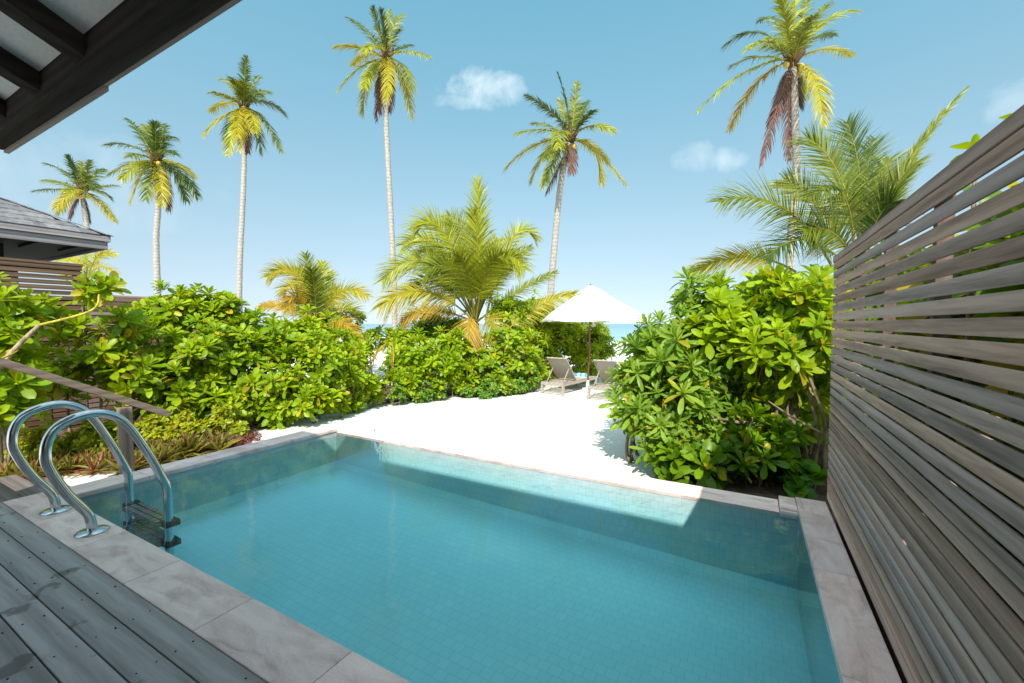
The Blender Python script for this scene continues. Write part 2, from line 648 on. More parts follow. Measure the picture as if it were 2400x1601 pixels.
def dotc(v):
    n = t.new('ShaderNodeVectorMath', operation='DOT_PRODUCT')
    t.ln(DIR, n.inputs[0]); n.inputs[1].default_value = tuple(v)
    return n.outputs['Value']


cn = t.noise(DIR, 11, 6, 0.62, 0.4)
cn2 = t.noise(DIR, 30, 4, 0.6)
cloud = None
for px, py, sx, sy, dens in ((1140, 205, 78, 36, 0.9), (1090, 235, 48, 16, 0.6), (1180, 190, 40, 24, 0.8), (1625, 370, 42, 28, 0.4), (1700, 375, 34, 20, 0.5), (2396, 250, 34, 40, 0.4), (90, 405, 130, 60, 0.25), (280, 465, 150, 50, 0.15)):
    c = Vector(ray(px, py)).normalized()
    a = Vector(RIGHT); a = (a - c * a.dot(c)).normalized()
    b_ = c.cross(a)
    u = t.math('MULTIPLY', dotc(a), FPX * 0.9 / sx)
    v = t.math('MULTIPLY', dotc(b_), FPX * 0.9 / sy)
    r2 = t.math('ADD', t.math('MULTIPLY', u, u), t.math('MULTIPLY', v, v))
    front = t.math('GREATER_THAN', dotc(c), 0.3)
    k = t.math('SUBTRACT', 1.0, r2)
    k = t.math('ADD', k, t.math('MULTIPLY', t.math('SUBTRACT', cn, 0.5), 4.2))
    k = t.math('ADD', k, t.math('MULTIPLY', t.math('SUBTRACT', cn2, 0.5), 1.2))
    k = t.math('MULTIPLY', k, t.math('LESS_THAN', r2, 4.0))
    k = t.math('MULTIPLY', t.math('MULTIPLY', k, 0.5, True), t.math('MULTIPLY', front, dens))
    cloud = k if cloud is None else t.math('MAXIMUM', cloud, k)
tinted = t.mix(t.math('MULTIPLY', cloud, 0.8), tinted, (4.6, 4.9, 4.9))
# unseen bright cloud added overhead to lighten the shaded deck and pool
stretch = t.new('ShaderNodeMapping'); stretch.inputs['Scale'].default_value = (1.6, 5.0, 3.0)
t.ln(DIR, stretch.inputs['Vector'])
fill_noise = t.noise(stretch.outputs[0], 1.6, 6, 0.6, 0.8)
fill_veil = t.math('MULTIPLY', t.math('SUBTRACT', sepd.outputs[2], 0.66), 4.5, True)
fill_veil = t.math('MULTIPLY', fill_veil, t.math('MULTIPLY', t.math('SUBTRACT', fill_noise, 0.28), 3.2, True))
tinted = t.mix(t.math('MULTIPLY', fill_veil, 0.8), tinted, (4.9, 5.5, 5.3))
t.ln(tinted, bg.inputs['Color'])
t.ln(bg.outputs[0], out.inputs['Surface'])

# ------------------------------------------------------------------ ground, sea
def build_ground():
    ys = np.concatenate([np.arange(-14, 20, 0.5), np.arange(20, 90, 3.5), [120, 200]])
    xs = np.concatenate([[-400, -200, -120, -70, -45, -30], np.arange(-22, 16, 0.5), [20, 30, 45, 70, 120, 200, 400]])
    xs = np.sort(np.concatenate([xs, [-5.66, -5.64, .57, .60]]))
    X, Y = np.meshgrid(xs, ys)
    Z = np.where(Y < 32, SAND, SAND - (Y - 32) * 0.02)
    Z = Z + 0.025 * np.sin(X * 1.3 + 0.7 * Y) * np.cos(Y * 0.9 - X * 0.35) * (Y > 4.9)
    # the pool, deck and steps stand in a dip
    dip = (X > -5.65) & (X < .58) & (Y < 4.4) & (Y > -9)
    Z = np.where(dip, -1.6, Z)
    ny, nx = X.shape
    V = np.stack([X.ravel(), Y.ravel(), Z.ravel()], 1)
    i = np.arange(ny - 1)[:, None] * nx + np.arange(nx - 1)[None, :]
    F = np.stack([i, i + 1, i + nx + 1, i + nx], -1).reshape(-1, 4)
    return link('ground', mesh_np('ground', V, F), M['sand'])


tag(build_ground(), kind='structure')
b = MB()
b.face([(-9000, 40, -1.02), (9000, 40, -1.02), (9000, 14000, -1.02), (-9000, 14000, -1.02)])
tag(b.build('sea', M['sea']), kind='structure')


def bed(name, pts, z=SAND + 0.03):
    """irregular patch of soil"""
    b = MB()
    out = []
    n = len(pts)
    for i in range(n):
        p, q = Vector(pts[i]), Vector(pts[(i + 1) % n])
        for k in range(6):
            s = p.lerp(q, k / 6)
            out.append((s.x + random.uniform(-.09, .09), s.y + random.uniform(-.09, .09), z))
    f = b.face(out)
    bmesh.ops.triangulate(b.bm, faces=[f])
    bmesh.ops.subdivide_edges(b.bm, edges=b.bm.edges, cuts=3, use_grid_fill=True)
    for v in b.bm.verts:
        v.co.z += random.uniform(-0.005, 0.03)
    return tag(b.build(name, M['soil']), kind='structure')


def bp_(*px):
    return [tuple(on_z(a, b_, SAND)[:2]) for a, b_ in px]


bed('planting_bed', bp_((-150, 1175), (65, 1124), (160, 1099), (337, 1080), (497, 1054), (572, 1032), (578, 1012), (728, 979), (830, 957), (850, 945)) + [(-9.0, 11.0), (-11.0, 9.0), (-11.0, -2.0)])
bed('planting_bed', [(-1.35, 4.66), (2.6, 4.66), (2.6, 9.6), (-0.4, 9.6), (-0.9, 7.0), (-.95, 5.6)])
bed('planting_bed', bp_((872, 948), (960, 938), (1060, 926), (1180, 914), (1245, 893), (1330, 878), (1425, 868)) + [(0.5, 18.0), (-6.5, 18.5), (-9.5, 13.0)])

# ------------------------------------------------------------------ deck
PX0, PX1, PY0, PY1 = -5.35, 0.392, 1.346, 4.245        # water outline
b = MB()
y = 1.050
i = 0
while y > -2.6:
    h = 0.138
    tn = random.uniform(0.80, 1.12)
    tn = (tn * random.uniform(.97, 1.03), tn, tn * random.uniform(.97, 1.04))
    b.box(-5.67, 0.60, y - h, y, -0.028, 0.0, 0.003, tn)
    for x in np.arange(-5.5, 0.5, 0.45):
        for dy in (0.03, 0.105):
            b.tube([(x + random.uniform(-.012, .012), y - dy + random.uniform(-.006, .006), -0.001), (x, y - dy, 0.0012)], 0.0042, 6, (1, 1, 1))
    y -= 0.145
    i += 1
for f in b.bm.faces:
    if f.calc_area() < 9e-5 and f.normal.z > -2 and len(f.verts) in (4, 6) and max(e.calc_length() for e in f.edges) < 0.02:
        f.material_index = 1
b.box(-5.65, 0.58, -2.6, 1.04, -0.30, -0.034, 0, mi=2)
tag(b.build('deck', [M['deck'], M['screw'], M['backing']]), kind='structure')

# ------------------------------------------------------------------ pool
pool = thing('swimming_pool', (-2.5, 2.9, SAND), 'plunge pool lined in pale tile with travertine edging, between deck and sand', 'swimming pool')
WZ = -0.055


def floor_z(x):
    return -0.56 + (x - PX0) / (PX1 - PX0) * -0.20


b = MB()
n = 8
xs = np.linspace(PX0, PX1, n + 1)
zt = WZ + 0.03
ch = 0.075
for i in range(n):
    a, c = xs[i], xs[i + 1]
    za, zc = floor_z(a), floor_z(c)
    b.face([(a, PY0, za), (c, PY0, zc), (c, PY1 - ch, zc), (a, PY1 - ch, za)])
    b.face([(a, PY1, za + ch), (a, PY1 - ch, za), (c, PY1 - ch, zc), (c, PY1, zc + ch)])
    b.face([(a, PY1, zt - .032), (a, PY1, za + ch), (c, PY1, zc + ch), (c, PY1, zt - .032)])
    b.face([(a, PY0, za), (a, PY0, zt), (c, PY0, zt), (c, PY0, zc)])
b.face([(PX0 + .001, PY0, zt), (PX0 + .001, PY0, floor_z(PX0)), (PX0 + .001, PY1, floor_z(PX0)), (PX0 + .001, PY1, zt)])
b.face([(PX1 - .001, PY1, zt), (PX1 - .001, PY1, floor_z(PX1)), (PX1 - .001, PY0, floor_z(PX1)), (PX1 - .001, PY0, zt)])
b.prism([(PX0 + .002, PY0, floor_z(PX0) + ch), (PX0 + .002, PY1, floor_z(PX0) + ch), (PX0 + ch, PY1, floor_z(PX0) + .001), (PX0 + ch, PY0, floor_z(PX0) + .001)], (0, 0, -0.004))
basin = b.build('basin', M['tile'], pool, recalc=False)
# a hidden outer skin keeps light out of the basin
b = MB()
b.box(PX0 - .28, PX1 + .28, PY0 - .28, PY0 - .01, -1.5, -0.06)
b.box(PX0 - .28, PX0 - .01, PY0 - .28, PY1 + .25, -1.5, -0.06)
b.box(PX1 + .01, PX1 + .21, PY0 - .28, PY1 + .25, -1.5, -0.06)
b.box(PX0 - .28, PX1 + .25, PY1 + .01, PY1 + .27, -1.5, -0.092)
b.build('shell', M['trav_pale'], pool)


def coping(name, axis, a0, a1, b0, b1, z0, z1, step, mtl, bev=0.008, dark=1.0):
    mb = MB()
    p = a0
    while p < a1 - 0.02:
        q = min(p + step, a1)
        if a1 - q < 0.12: q = a1
        tn = random.uniform(0.88, 1.08) * dark
        tn = (tn, tn * random.uniform(.97, 1.01), tn * random.uniform(.95, 1.02))
        if axis == 'x': mb.box(p, q - .0025, b0, b1, z0, z1, bev, tn)
        else: mb.box(b0, b1, p, q - .0025, z0, z1, bev, tn)
        p = q
    return mb.build(name, mtl, pool)


coping('coping', 'x', -5.67, 0.606, 1.057, PY0 + 0.012, -0.052, 0.0, 0.81, M['trav_x'])
coping('coping', 'y', PY0 + .015, PY1 + 0.02, PX0 - .30, PX0 + .012, -0.055, 0.0, 0.62, M['trav_y'], 0.014, 1.05)
coping('coping', 'y', PY0 + .015, PY1 + 0.30, PX1 - .008, 0.606, -0.052, 0.0, 0.95, M['trav_y'], 0.006, 1.12)
coping('coping', 'x', PX0 + .02, PX1 - .14, PY1 - .004, PY1 + .30, -0.09, WZ + 0.003, 0.95, M['trav_pale'], 0.004)
b = MB()
b.box(PX1 - .135, PX1 - .012, PY1 + .01, PY1 + .30, -0.085, -0.012, 0.006)
b.box(PX1 - .135, PX1 - .012, PY1 - .012, PY1 + .006, -0.085, -0.032, 0.004)
b.build('corner_block', M['trav_pale'], pool)

b = MB()
e = 0.004
b.box(PX0 + e, PX1 - e, PY0 + e, PY1 - e + 0.0, -0.80, WZ)
tag(b.build('pool_water', M['water']), kind='structure')

b = MB()          # soft curled edging stone at the far left corner
c0 = on_z(806, 1010, WZ)
b.tube([c0 + np.array(p) for p in ((-.12, .02, .0), (0.02, .10, .012), (.16, .20, .005), (.34, .28, -.01))], [.03, .045, .05, .03], 8)
tag(b.build('edging_stone', M['trav_pale']), 'cream rounded edging stone lying at the far left corner of the pool', 'stone')

# ------------------------------------------------------------------ pool ladder
LX = (-4.26, -5.005)
lad = thing('pool_ladder', (-4.63, 1.22, 0), 'polished steel pool ladder with two looping rails standing on the coping', 'ladder')


def smooth_path(pts, n=8):
    pts = [np.array(p, float) for p in pts]
    P = [2 * pts[0] - pts[1]] + pts + [2 * pts[-1] - pts[-2]]
    out = []
    for i in range(1, len(P) - 2):
        for k in range(n):
            u = k / n
            p0, p1, p2, p3 = P[i-1], P[i], P[i+1], P[i+2]
            out.append(0.5 * ((2*p1) + (-p0+p2)*u + (2*p0-5*p1+4*p2-p3)*u*u + (-p0+3*p1-3*p2+p3)*u**3))
    out.append(pts[-1])
    return out


prof = [(1.222, 0.0), (1.222, .035), (1.215, .09), (1.195, .16), (1.10, .325), (1.025, .51), (1.0, .62), (1.01, .73), (1.055, .815), (1.13, .862), (1.22, .884),
        (1.30, .876), (1.38, .835), (1.44, .77), (1.505, .655), (1.597, .448), (1.665, .27), (1.69, .20), (1.70, .13), (1.70, .05), (1.70, -.25), (1.70, -.5)]
for lx in LX:
    b = MB()
    b.tube(smooth_path([(lx, y, z) for y, z in prof], 5), 0.031, 18)
    r = b.build('rail', M['steel'], lad)
    b = MB()
    b.tube([(lx, 1.222, 0.0), (lx, 1.222, .008), (lx, 1.222, .016), (lx, 1.222, .026)], [.098, .098, .085, .045], 24)
    b.build('flange', M['steel'], lad)
for z in (-.13, -.30):
    b = MB()
    x0, x1 = LX[1] + .03, LX[0] - .03
    for k in range(9):
        for j in range(3):
            xa = x0 + .02 + (x1 - x0 - .04) * k / 9
            xb = x0 + .02 + (x1 - x0 - .04) * (k + 1) / 9 - .012
            b.box(xa, xb, 1.635 + j * .05, 1.673 + j * .05, z, z + .012, .002)
    b.box(x0, x1, 1.63, 1.79, z - .02, z - .002, .003)
    tr = b.build('tread', M['tread'], lad)
    for lx in LX:
        b = MB()
        s = -1 if lx == LX[0] else 1
        b.box(lx - .045, lx + .045, 1.66, 1.77, z - .03, z + .018, .008)
        b.build('bracket', M['black_plastic'], tr)

# ------------------------------------------------------------------ slatted fences
def slat_fence(label, x, face, y0, y1, z0, z1, pitch, slat_h, thick, mtl, post_step, cap_h=0.045, window=None, posts=True, back=False, name='slat_fence', group=None, capm=None, tint_r=(0.66, 1.12)):
    """fence along y; face=-1 looks towards -x, +1 towards +x"""
    th = thing(name, (x, (y0 + y1) / 2, z0), label, 'fence', group)
    b = MB()
    z = z1 - slat_h - .006
    while z > z0 - .03:
        tn = random.uniform(*tint_r)
        warm = random.uniform(-.09, .10)
        xo = random.uniform(-.0015, .0015)
        b.box(min(x + xo, x + xo - face * thick), max(x + xo, x + xo - face * thick), y0, y1, z, z + slat_h, 0.003, (tn * (1 + warm), tn, tn * (1 - warm)))
        z -= pitch
    b.build('slat_panel', mtl, th)
    if posts:
        y = y1 - 0.06
        while y > y0:
            b = MB()
            xa, xb = x - face * (thick + .002), x - face * (thick + .052)
            b.box(min(xa, xb), max(xa, xb), y - .06, y - .015, z0 - .02, z1 - .004, .002, (.6, .6, .6))
            b.build('post', M['post_wood'], th)
            y -= post_step
    if back:
        b = MB()
        xa, xb = x - face * (thick + .06), x - face * (thick + .075)
        ys = [(y0, y1)] if not window else [(y0, window[0]), (window[1], y1)]
        for a, c in ys:
            b.box(min(xa, xb), max(xa, xb), a, c, z0, z1 - .01)
        if window:
            b.box(min(xa, xb), max(xa, xb), window[0] + .001, window[1] - .001, z0, window[2])
            b.box(min(xa, xb), max(xa, xb), window[0] + .001, window[1] - .001, window[3], z1 - .01)
        b.build('backing_board', M['backing'], th)
    b = MB()
    xa, xb = x + face * .006, x - face * (thick + .06)
    b.box(min(xa, xb), max(xa, xb), y0 - .01, y1 + .012, z1 - .002, z1 + cap_h, .004, (.8, .78, .78))
    b.build('cap_rail', capm or mtl, th)
    return th


FX = 0.612
FTOP = 2.068
slat_fence('weathered grey slatted privacy fence rising on the right beside the pool coping', FX, -1, -2.5, 4.54, 0.022, FTOP, 0.0705, 0.0570, 0.010, M['fence_wood'], 0.72, 0.05)
_fence = [o for o in COL.objects if o.name.startswith('slat_fence')][0]
b = MB()
b.box(FX + .0655, FX + .0805, -2.5, 4.53, -.40, .06, .002, (.5, .48, .46))
b.build('kick_board', M['fence_wood'], _fence)
LFX = -11.0
p_end = on_x(192, 620, LFX)
tall_top = p_end[2]
wa, wb = on_x(46, 640, LFX), on_x(174, 640, LFX)
slat_fence('tall brown slatted fence with a see-through louvre patch, left under the shingled roof', LFX, 1, -4.0, p_end[1], -0.44, tall_top - .04, 0.093, 0.074, 0.022, M['brown_wood'], 0.9, 0.045,
           window=(wa[1], wb[1], on_x(100, 700, LFX)[2], on_x(100, 630, LFX)[2]), posts=False, back=True, group='slatted fences on the left')
low_top = on_x(420, 699, LFX)[2]
slat_fence('lower brown slatted fence behind the leafy hedge, running on from the tall fence', LFX, 1, p_end[1] + .02, on_x(562, 706, LFX)[1], -0.44, low_top - .04, 0.093, 0.076, 0.022, M['fence_wood'], 0.9, 0.045, posts=True, back=True, group='slatted fences on the left', tint_r=(0.35, 0.6))

# ------------------------------------------------------------------ villa roof overhead
EY, EZ, SL = 0.985, 2.80, 0.42
vil = thing('villa', (-1.5, -2.6, SAND), 'dark timbered villa eave with white ceiling panels overhanging the wooden deck', 'villa')
X0, X1, YB = -4.72, 1.6, -2.6


def rz(y): return EZ + (EY - y) * SL


b = MB()       # edge beam
b.box(X0, X1, EY - .125, EY - .018, EZ - .005, EZ + .16, .006)
b.build('edge_beam', M['dark_timber'], vil)
b = MB()
xk = on_z(255, 200, EZ)[0]
b.box(xk - .02, X1, EY - .017, EY + .004, EZ - .004, EZ + .15, .004)
b.box(X0, xk - .022, EY - .017, EY + .010, EZ - .022, EZ + .15, .004)
b.build('fascia', M['drip_wood'], vil)
for x in (-4.66, -4.16, -3.53, -2.90, -1.96, -1.02, -0.10, 0.80):
    b = MB()
    wd = 0.11
    pr = [(x - wd/2, EY - .126, rz(EY - .126) - .01), (x - wd/2, YB, rz(YB) - .01), (x - wd/2, YB, rz(YB) + .124), (x - wd/2, EY - .126, rz(EY - .126) + .124)]
    b.prism(pr, (wd, 0, 0))
    b.build('rafter', M['dark_rafter'], vil)
b = MB()
yb = EY - .126
b.prism([(X0, yb, rz(yb) + .095), (X0, YB, rz(YB) + .095), (X0, YB, rz(YB) + .115), (X0, yb, rz(yb) + .115)], (X1 - X0, 0, 0))
b.build('ceiling', M['ceiling'], vil)
b = MB()
y0 = EY + .016
b.prism([(X0 - .03, y0, rz(y0) + .135), (X0 - .03, YB - .3, rz(YB - .3) + .135), (X0 - .03, YB - .3, rz(YB - .3) + .172), (X0 - .03, y0, rz(y0) + .172)], (X1 - X0 + .06, 0, 0))
b.build('roof', M['shingle'], vil)
b = MB()
b.box(X0 + .1, X1, YB - .2, YB - .02, SAND, rz(YB) + .1)
b.build('wall', M['render_wall'], vil)
b = MB()
b.box(-3.4, -0.4, YB - .018, YB + .02, 0.02, 2.3, .01)
b.build('door', M['dark_rafter'], vil)

# ------------------------------------------------------------------ pavilion on the left
cor = on_x(262, 556, -11.3)
pav = thing('pavilion', (-11.5, 0, SAND), 'neighbouring pavilion with grey shingled hip roof above the tall slatted fence', 'pavilion')
cx, cy, cz = cor[0], cor[1], cor[2]
sl2 = 0.52
depth_x, depth_y = 5.0, 7.0
b = MB()
rows = 11
run = 2.5
for k in range(rows):                 # rows of shingles, each a thin lapped course
    f0, f1 = k / rows * run, (k + 1.12) / rows * run
    zl = 0.012
    y = cy - f0
    while y > cy - depth_y + f0:
        wdt = random.uniform(0.16, 0.30)
        yn = max(y - wdt, cy - depth_y + f0)
        tn = random.uniform(0.75, 1.15)
        ya1 = min(y, cy - f1); yb1 = min(yn, cy - f1)
        jz = random.uniform(0, .006)
        if ya1 - yb1 > 0.001:
            b.prism([(cx - f0, y - .002, cz + f0 * sl2 + zl + jz), (cx - f0, yn + .002, cz + f0 * sl2 + zl + jz), (cx - f1, yb1, cz + f1 * sl2), (cx - f1, ya1, cz + f1 * sl2)], (0, 0, .012), (tn, tn, tn * 1.02))
        y = yn
    x = cx - f0                        # the side facing the sea
    while x > cx - depth_x + f0:
        wdt = random.uniform(0.18, 0.30)
        xn = max(x - wdt, cx - depth_x + f0)
        tn = random.uniform(0.75, 1.15)
        xa1 = min(x, cx - f1); xb1 = min(xn, cx - f1)
        if xa1 - xb1 > 0.001:
            b.prism([(x - .002, cy - f0, cz + f0 * sl2 + zl), (xn + .002, cy - f0, cz + f0 * sl2 + zl), (xb1, cy - f1, cz + f1 * sl2), (xa1, cy - f1, cz + f1 * sl2)], (0, 0, .012), (tn, tn, tn * 1.02))
        x = xn
for k in range(14):                   # hip capping
    f0, f1 = k / 14 * run, (k + 1.2) / 14 * run
    tn = random.uniform(.6, .95)
    b.prism([(cx - f0 + .05, cy - f0 - .07, cz + f0 * sl2 + .022), (cx - f0 - .07, cy - f0 + .05, cz + f0 * sl2 + .022), (cx - f1 - .07, cy - f1 + .05, cz + f1 * sl2 + .018), (cx - f1 + .05, cy - f1 - .07, cz + f1 * sl2 + .018)], (0, 0, .016), (tn, tn, tn))
b.build('roof', M['shingle'], pav)
b = MB()
b.box(cx - .045, cx - .012, cy - depth_y, cy - .012, cz - .10, cz + .004, .004, (1.1, 1.05, 1.1))
b.box(cx - depth_x, cx - .047, cy - .045, cy - .012, cz - .10, cz + .004, .004)
b.box(cx - .085, cx - .05, cy - depth_y, cy - .05, cz - .255, cz - .104, .004, (.85, .85, .9))
b.box(cx - depth_x, cx - .087, cy - .085, cy - .05, cz - .255, cz - .104, .004)
b.build('fascia', M['fascia_wood'], pav)
b = MB()
b.box(cx - depth_x, cx - .09, cy - depth_y, cy - .09, cz - .20, cz - .18, 0, (.45, .4, .38))
for yy in np.arange(cy - 6.5, cy - .3, .55):
    b.box(cx - 1.3, cx - .1, yy, yy + .06, cz - .25, cz - .202, 0, (.6, .55, .5))
b.build('soffit', M['dark_timber'], pav)
b = MB()
b.box(cx - depth_x + .8, cx - 1.25, cy - depth_y + .8, cy - 1.2, SAND, cz - .21)
b.build('wall', M['dark_rafter'], pav)

# ------------------------------------------------------------------ steps and handrail at the left
hr = thing('handrail', (-6.0, 1.9, SAND), 'brown wooden handrail sloping down past the left end of the pool', 'handrail')
pA, pB = on_x(-60, 822, -6.3), on_x(398, 966, -6.3)
b = MB()
dv = Vector(pB - pA); L = dv.length
ang = math.atan2(dv.z, dv.y)
b.box(-.04, .04, 0, L, -.06, .012, .008, M=Matrix.Translation(Vector(pA)) @ Matrix.Rotation(ang, 4, 'X'))
b.build('rail', M['rail_wood'], hr)
pp = on_x(291, 940, -6.3)
b = MB()
b.box(-6.355, -6.245, pp[1] - .055, pp[1] + .055, SAND, pp[2] - .07, .006)
b.build('post', M['post_wood'], hr)
b = MB()
b.box(-6.355, -6.245, .72, .83, -.3, pA[2] + .05, .006)
b.build('post', M['post_wood'], hr)
st = thing('garden_steps', (-6.4, 1.3, SAND), 'short flight of dark wooden steps beside the pool at the far left', 'steps')
for k in range(3):
    b = MB()
    z = -.06 - k * .13
    for j in range(2):
        b.box(-7.4, -5.76, .93 + k * .29 + j * .14, 1.065 + k * .29 + j * .14, z - .03, z, .003, (.45, .42, .4))
    b.build('tread', M['deck'], st)
for xs_ in (-6.9, -6.0):
    b = MB()
    b.prism([(xs_, .9, -.1), (xs_, 1.78, -.35), (xs_, 1.78, SAND), (xs_, .9, SAND)], (.05, 0, 0), (.5, .5, .5))
    b.build('stringer', M['post_wood'], st)

# ------------------------------------------------------------------ beach furniture
def cam_ground(right, depth, z=SAND):
    f = np.array((FWD[0], FWD[1], 0)); f /= np.linalg.norm(f)
    return RIGHT * right + f * depth + np.array((0, 0, z))


def lounger(loc, rz_, label, scale=1.0, fabric=None, frame=None, recline=48, group='teak sun loungers on the sand'):
    """local x: along the bed from the head end, y: across, head end at x=0"""
    fabric = fabric or M['sling']; frame = frame or M['teak']
    o = thing('sun_lounger', loc, label, 'sun lounger', group, rz_)
    o.scale = (scale,) * 3
    Lg, Wd, H = 1.98, 0.70, 0.33
    b = MB()
    for s in (-1, 1):
        y = s * (Wd / 2 - .02)
        b.box(0, Lg, y - .02, y + .02, H - .085, H, .004)
    b.box(.0, .045, -Wd/2 + .04, Wd/2 - .04, H - .085, H - .003, .004)
    b.box(Lg - .045, Lg, -Wd/2 + .04, Wd/2 - .04, H - .085, H - .003, .004)
    b.box(.76, .80, -Wd/2 + .04, Wd/2 - .04, H - .085, H - .02, .004)
    for x in (.10, .20, .30, .40, .50, .6):
        b.box(x, x + .05, -Wd/2 + .04, Wd/2 - .04, H - .06, H - .04, .003)
    b.box(.005, .04, -Wd/2 + .05, Wd/2 - .05, .05, .09, .003)
    b.build('frame', frame, o, world=False)
    for x in (.03, Lg - .03):
        for s in (-1, 1):
            b = MB()
            y = s * (Wd / 2 - .025)
            b.box(x - .03, x + .03, y - .03, y + .03, 0, H - .087, .005)
            b.build('leg', frame, o, world=False)
    b = MB()
    b.box(.80, Lg - .05, -Wd/2 + .045, Wd/2 - .045, H - .012, H + .004, .004)
    b.build('seat', fabric, o, world=False)
    A = Matrix.Translation((.80, 0, H)) @ Matrix.Rotation(R(recline), 4, 'Y')
    b = MB()
    for s in (-1, 1):
        y = s * (Wd / 2 - .065)
        b.box(-.86, 0, y - .018, y + .018, -.02, .025, .004, M=A)
    b.box(-.86, -.82, -Wd/2 + .084, Wd/2 - .084, -.018, .022, .004, M=A)
    br = b.build('backrest', frame, o, world=False)
    b = MB()
    n = 10
    for k in range(n):
        u0, u1 = k / n, (k + 1) / n
        s0, s1 = -.022 * math.sin(math.pi * u0), -.022 * math.sin(math.pi * u1)
        b.prism([A @ Vector((-.83 + .8 * u0, -Wd/2 + .085, .012 + s0)), A @ Vector((-.83 + .8 * u1, -Wd/2 + .085, .012 + s1)), A @ Vector((-.83 + .8 * u1, Wd/2 - .085, .012 + s1)), A @ Vector((-.83 + .8 * u0, Wd/2 - .085, .012 + s0))],
                A.to_3x3() @ Vector((0, 0, -.006)))
    sl_ = b.build('sling', fabric, br, world=False)
    for s in (-1, 1):
        b = MB()
        y = s * (Wd / 2 - .10)
        p1 = A @ Vector((-.48, 0, -.02))
        b.tube([(p1.x, y, p1.z), (.14, y, H - .03)], .016, 6)
        b.build('strut', frame, o, world=False)
    return o


fwd_ang = math.atan2(FWD[1], FWD[0])
# long axis heads away and to the right of the view
vdir = RIGHT * 0.60 + np.array((FWD[0], FWD[1], 0)) * 0.80
vang = math.atan2(vdir[1], vdir[0])
udir = RIGHT * 0.80 - np.array((FWD[0], FWD[1], 0)) * 0.60
g1 = cam_ground(.84, 12.2) + udir * .35
g2 = cam_ground(2.02, 11.32) + udir * .35
lounger(g1, vang, 'silvered teak sun lounger with raised beige back, left of the parasol pole', 1.06)
lounger(g2, vang, 'teak sun lounger half hidden behind the big right-hand bush, right of the parasol pole', 1.06)

# towel on the first lounger
tp = g1 + vdir / np.linalg.norm(vdir) * 1.62 + np.array((0, 0, .335))
tw = thing('towel', tp, 'rolled turquoise and white striped towel lying on a sun lounger', 'towel', rz=vang + R(90))
b = MB()
for k in range(7):
    a = -.29 + k * .083
    b.tube([(a, 0, .07), (a + .006, 0, .07), (a + .077, 0, .07), (a + .083, 0, .07)], [.064, .068, .068, .064], 16)
o = b.build('roll', [M['towel_blue'], M['towel_white']], tw, world=False)
for p in o.data.polygons:
    k = int((p.center.x + .29) / .083)
    p.material_index = 1 if k in (1, 3, 5) or len(p.vertices) > 4 else 0
b = MB()
b.box(-.29, .29, -.02, .13, 0.001, .012, .004)
b.box(-.29, .29, .0, .07, .013, .03, .004)
b.build('loose_edge', M['towel_white'], tw, world=False)

# parasol
ub = cam_ground(2.34, 12.95)
um = thing('parasol', ub, 'white canvas parasol with a vented top standing between the two sun loungers', 'parasol', rz=math.atan2(RIGHT[1], RIGHT[0]) + R(4))
HE, HA, HS = 2.13, 3.14, 1.34
b = MB()
b.tube([(-.05, 0, 0), (0, 0, 1.3), (.02, 0, HA - .02)], .028, 12)
b.build('pole', M['umbrella_wood'], um, world=False)
b = MB()
b.tube([(-.05, 0, 0), (-.05, 0, .05), (-.046, 0, .06), (-.046, 0, .28)], [.17, .17, .05, .045], 20)
b.build('base', M['stone_white'], um, world=False)


def canopy(mb, h0, h1, s0, s1, n, sag, tint=(1, 1, 1)):
    """square pyramid of cloth, slightly hollow between its ribs"""
    ang = [(sx, sy) for sx, sy in ((1, -1), (1, 0), (1, 1), (0, 1), (-1, 1), (-1, 0), (-1, -1), (0, -1))]
    rows = []
    for i in range(n + 1):
        u = i / n
        s = s0 + (s1 - s0) * u
        h = h0 + (h1 - h0) * u
        row = []
        for k in range(8):
            p, q = ang[k], ang[(k + 1) % 8]
            for m_ in range(4):
                f = m_ / 4
                x, y = p[0] + (q[0] - p[0]) * f, p[1] + (q[1] - p[1]) * f
                d = sag * math.sin(math.pi * f) * math.sin(math.pi * min(1, u * .5 + .5)) * (1 - u * .3)
                row.append(mb.bm.verts.new((x * s + .02, y * s, h - d)))
        rows.append(row)
    for i in range(n):
        for k in range(32):
            f = mb.bm.faces.new((rows[i][k], rows[i][(k+1) % 32], rows[i+1][(k+1) % 32], rows[i+1][k]))
            f.smooth = True
    return rows


b = MB()
rows = canopy(b, HE, HE + (HA - HE) * .78, HS, HS * .24, 8, .035)
rim = rows[0]
low = [b.bm.verts.new(v.co + Vector((0, 0, -.05))) for v in rim]
for k in range(32):
    b.bm.faces.new((low[k], low[(k+1) % 32], rim[(k+1) % 32], rim[k]))
cn_ = b.build('canopy', M['canvas'], um, world=False)
b = MB()
canopy(b, HE + (HA - HE) * .76, HA, HS * .30, .05, 4, .015)
b.build('vent_cap', M['canvas'], um, world=False)
b = MB()
b.tube([(.02, 0, HA - .01), (.02, 0, HA + .03), (.02, 0, HA + .06)], [.03, .028, .008], 10)
b.build('finial', M['umbrella_wood'], um, world=False)
for k in range(8):
    sx, sy = ((1, -1), (1, 0), (1, 1), (0, 1), (-1, 1), (-1, 0), (-1, -1), (0, -1))[k]
    b = MB()
    b.tube([(sx * HS * .97 + .02, sy * HS * .97, HE - .0), (sx * .06 + .02, sy * .06, HA - .16)], .011, 6)
    b.build('rib', M['umbrella_wood'], um, world=False)
b = MB()
b.tube([(.10, -.02, HE - .02), (.13, -.02, HE - .22)], [.03, .055], 6)
b.build('tie_strap', M['canvas'], um, world=False)

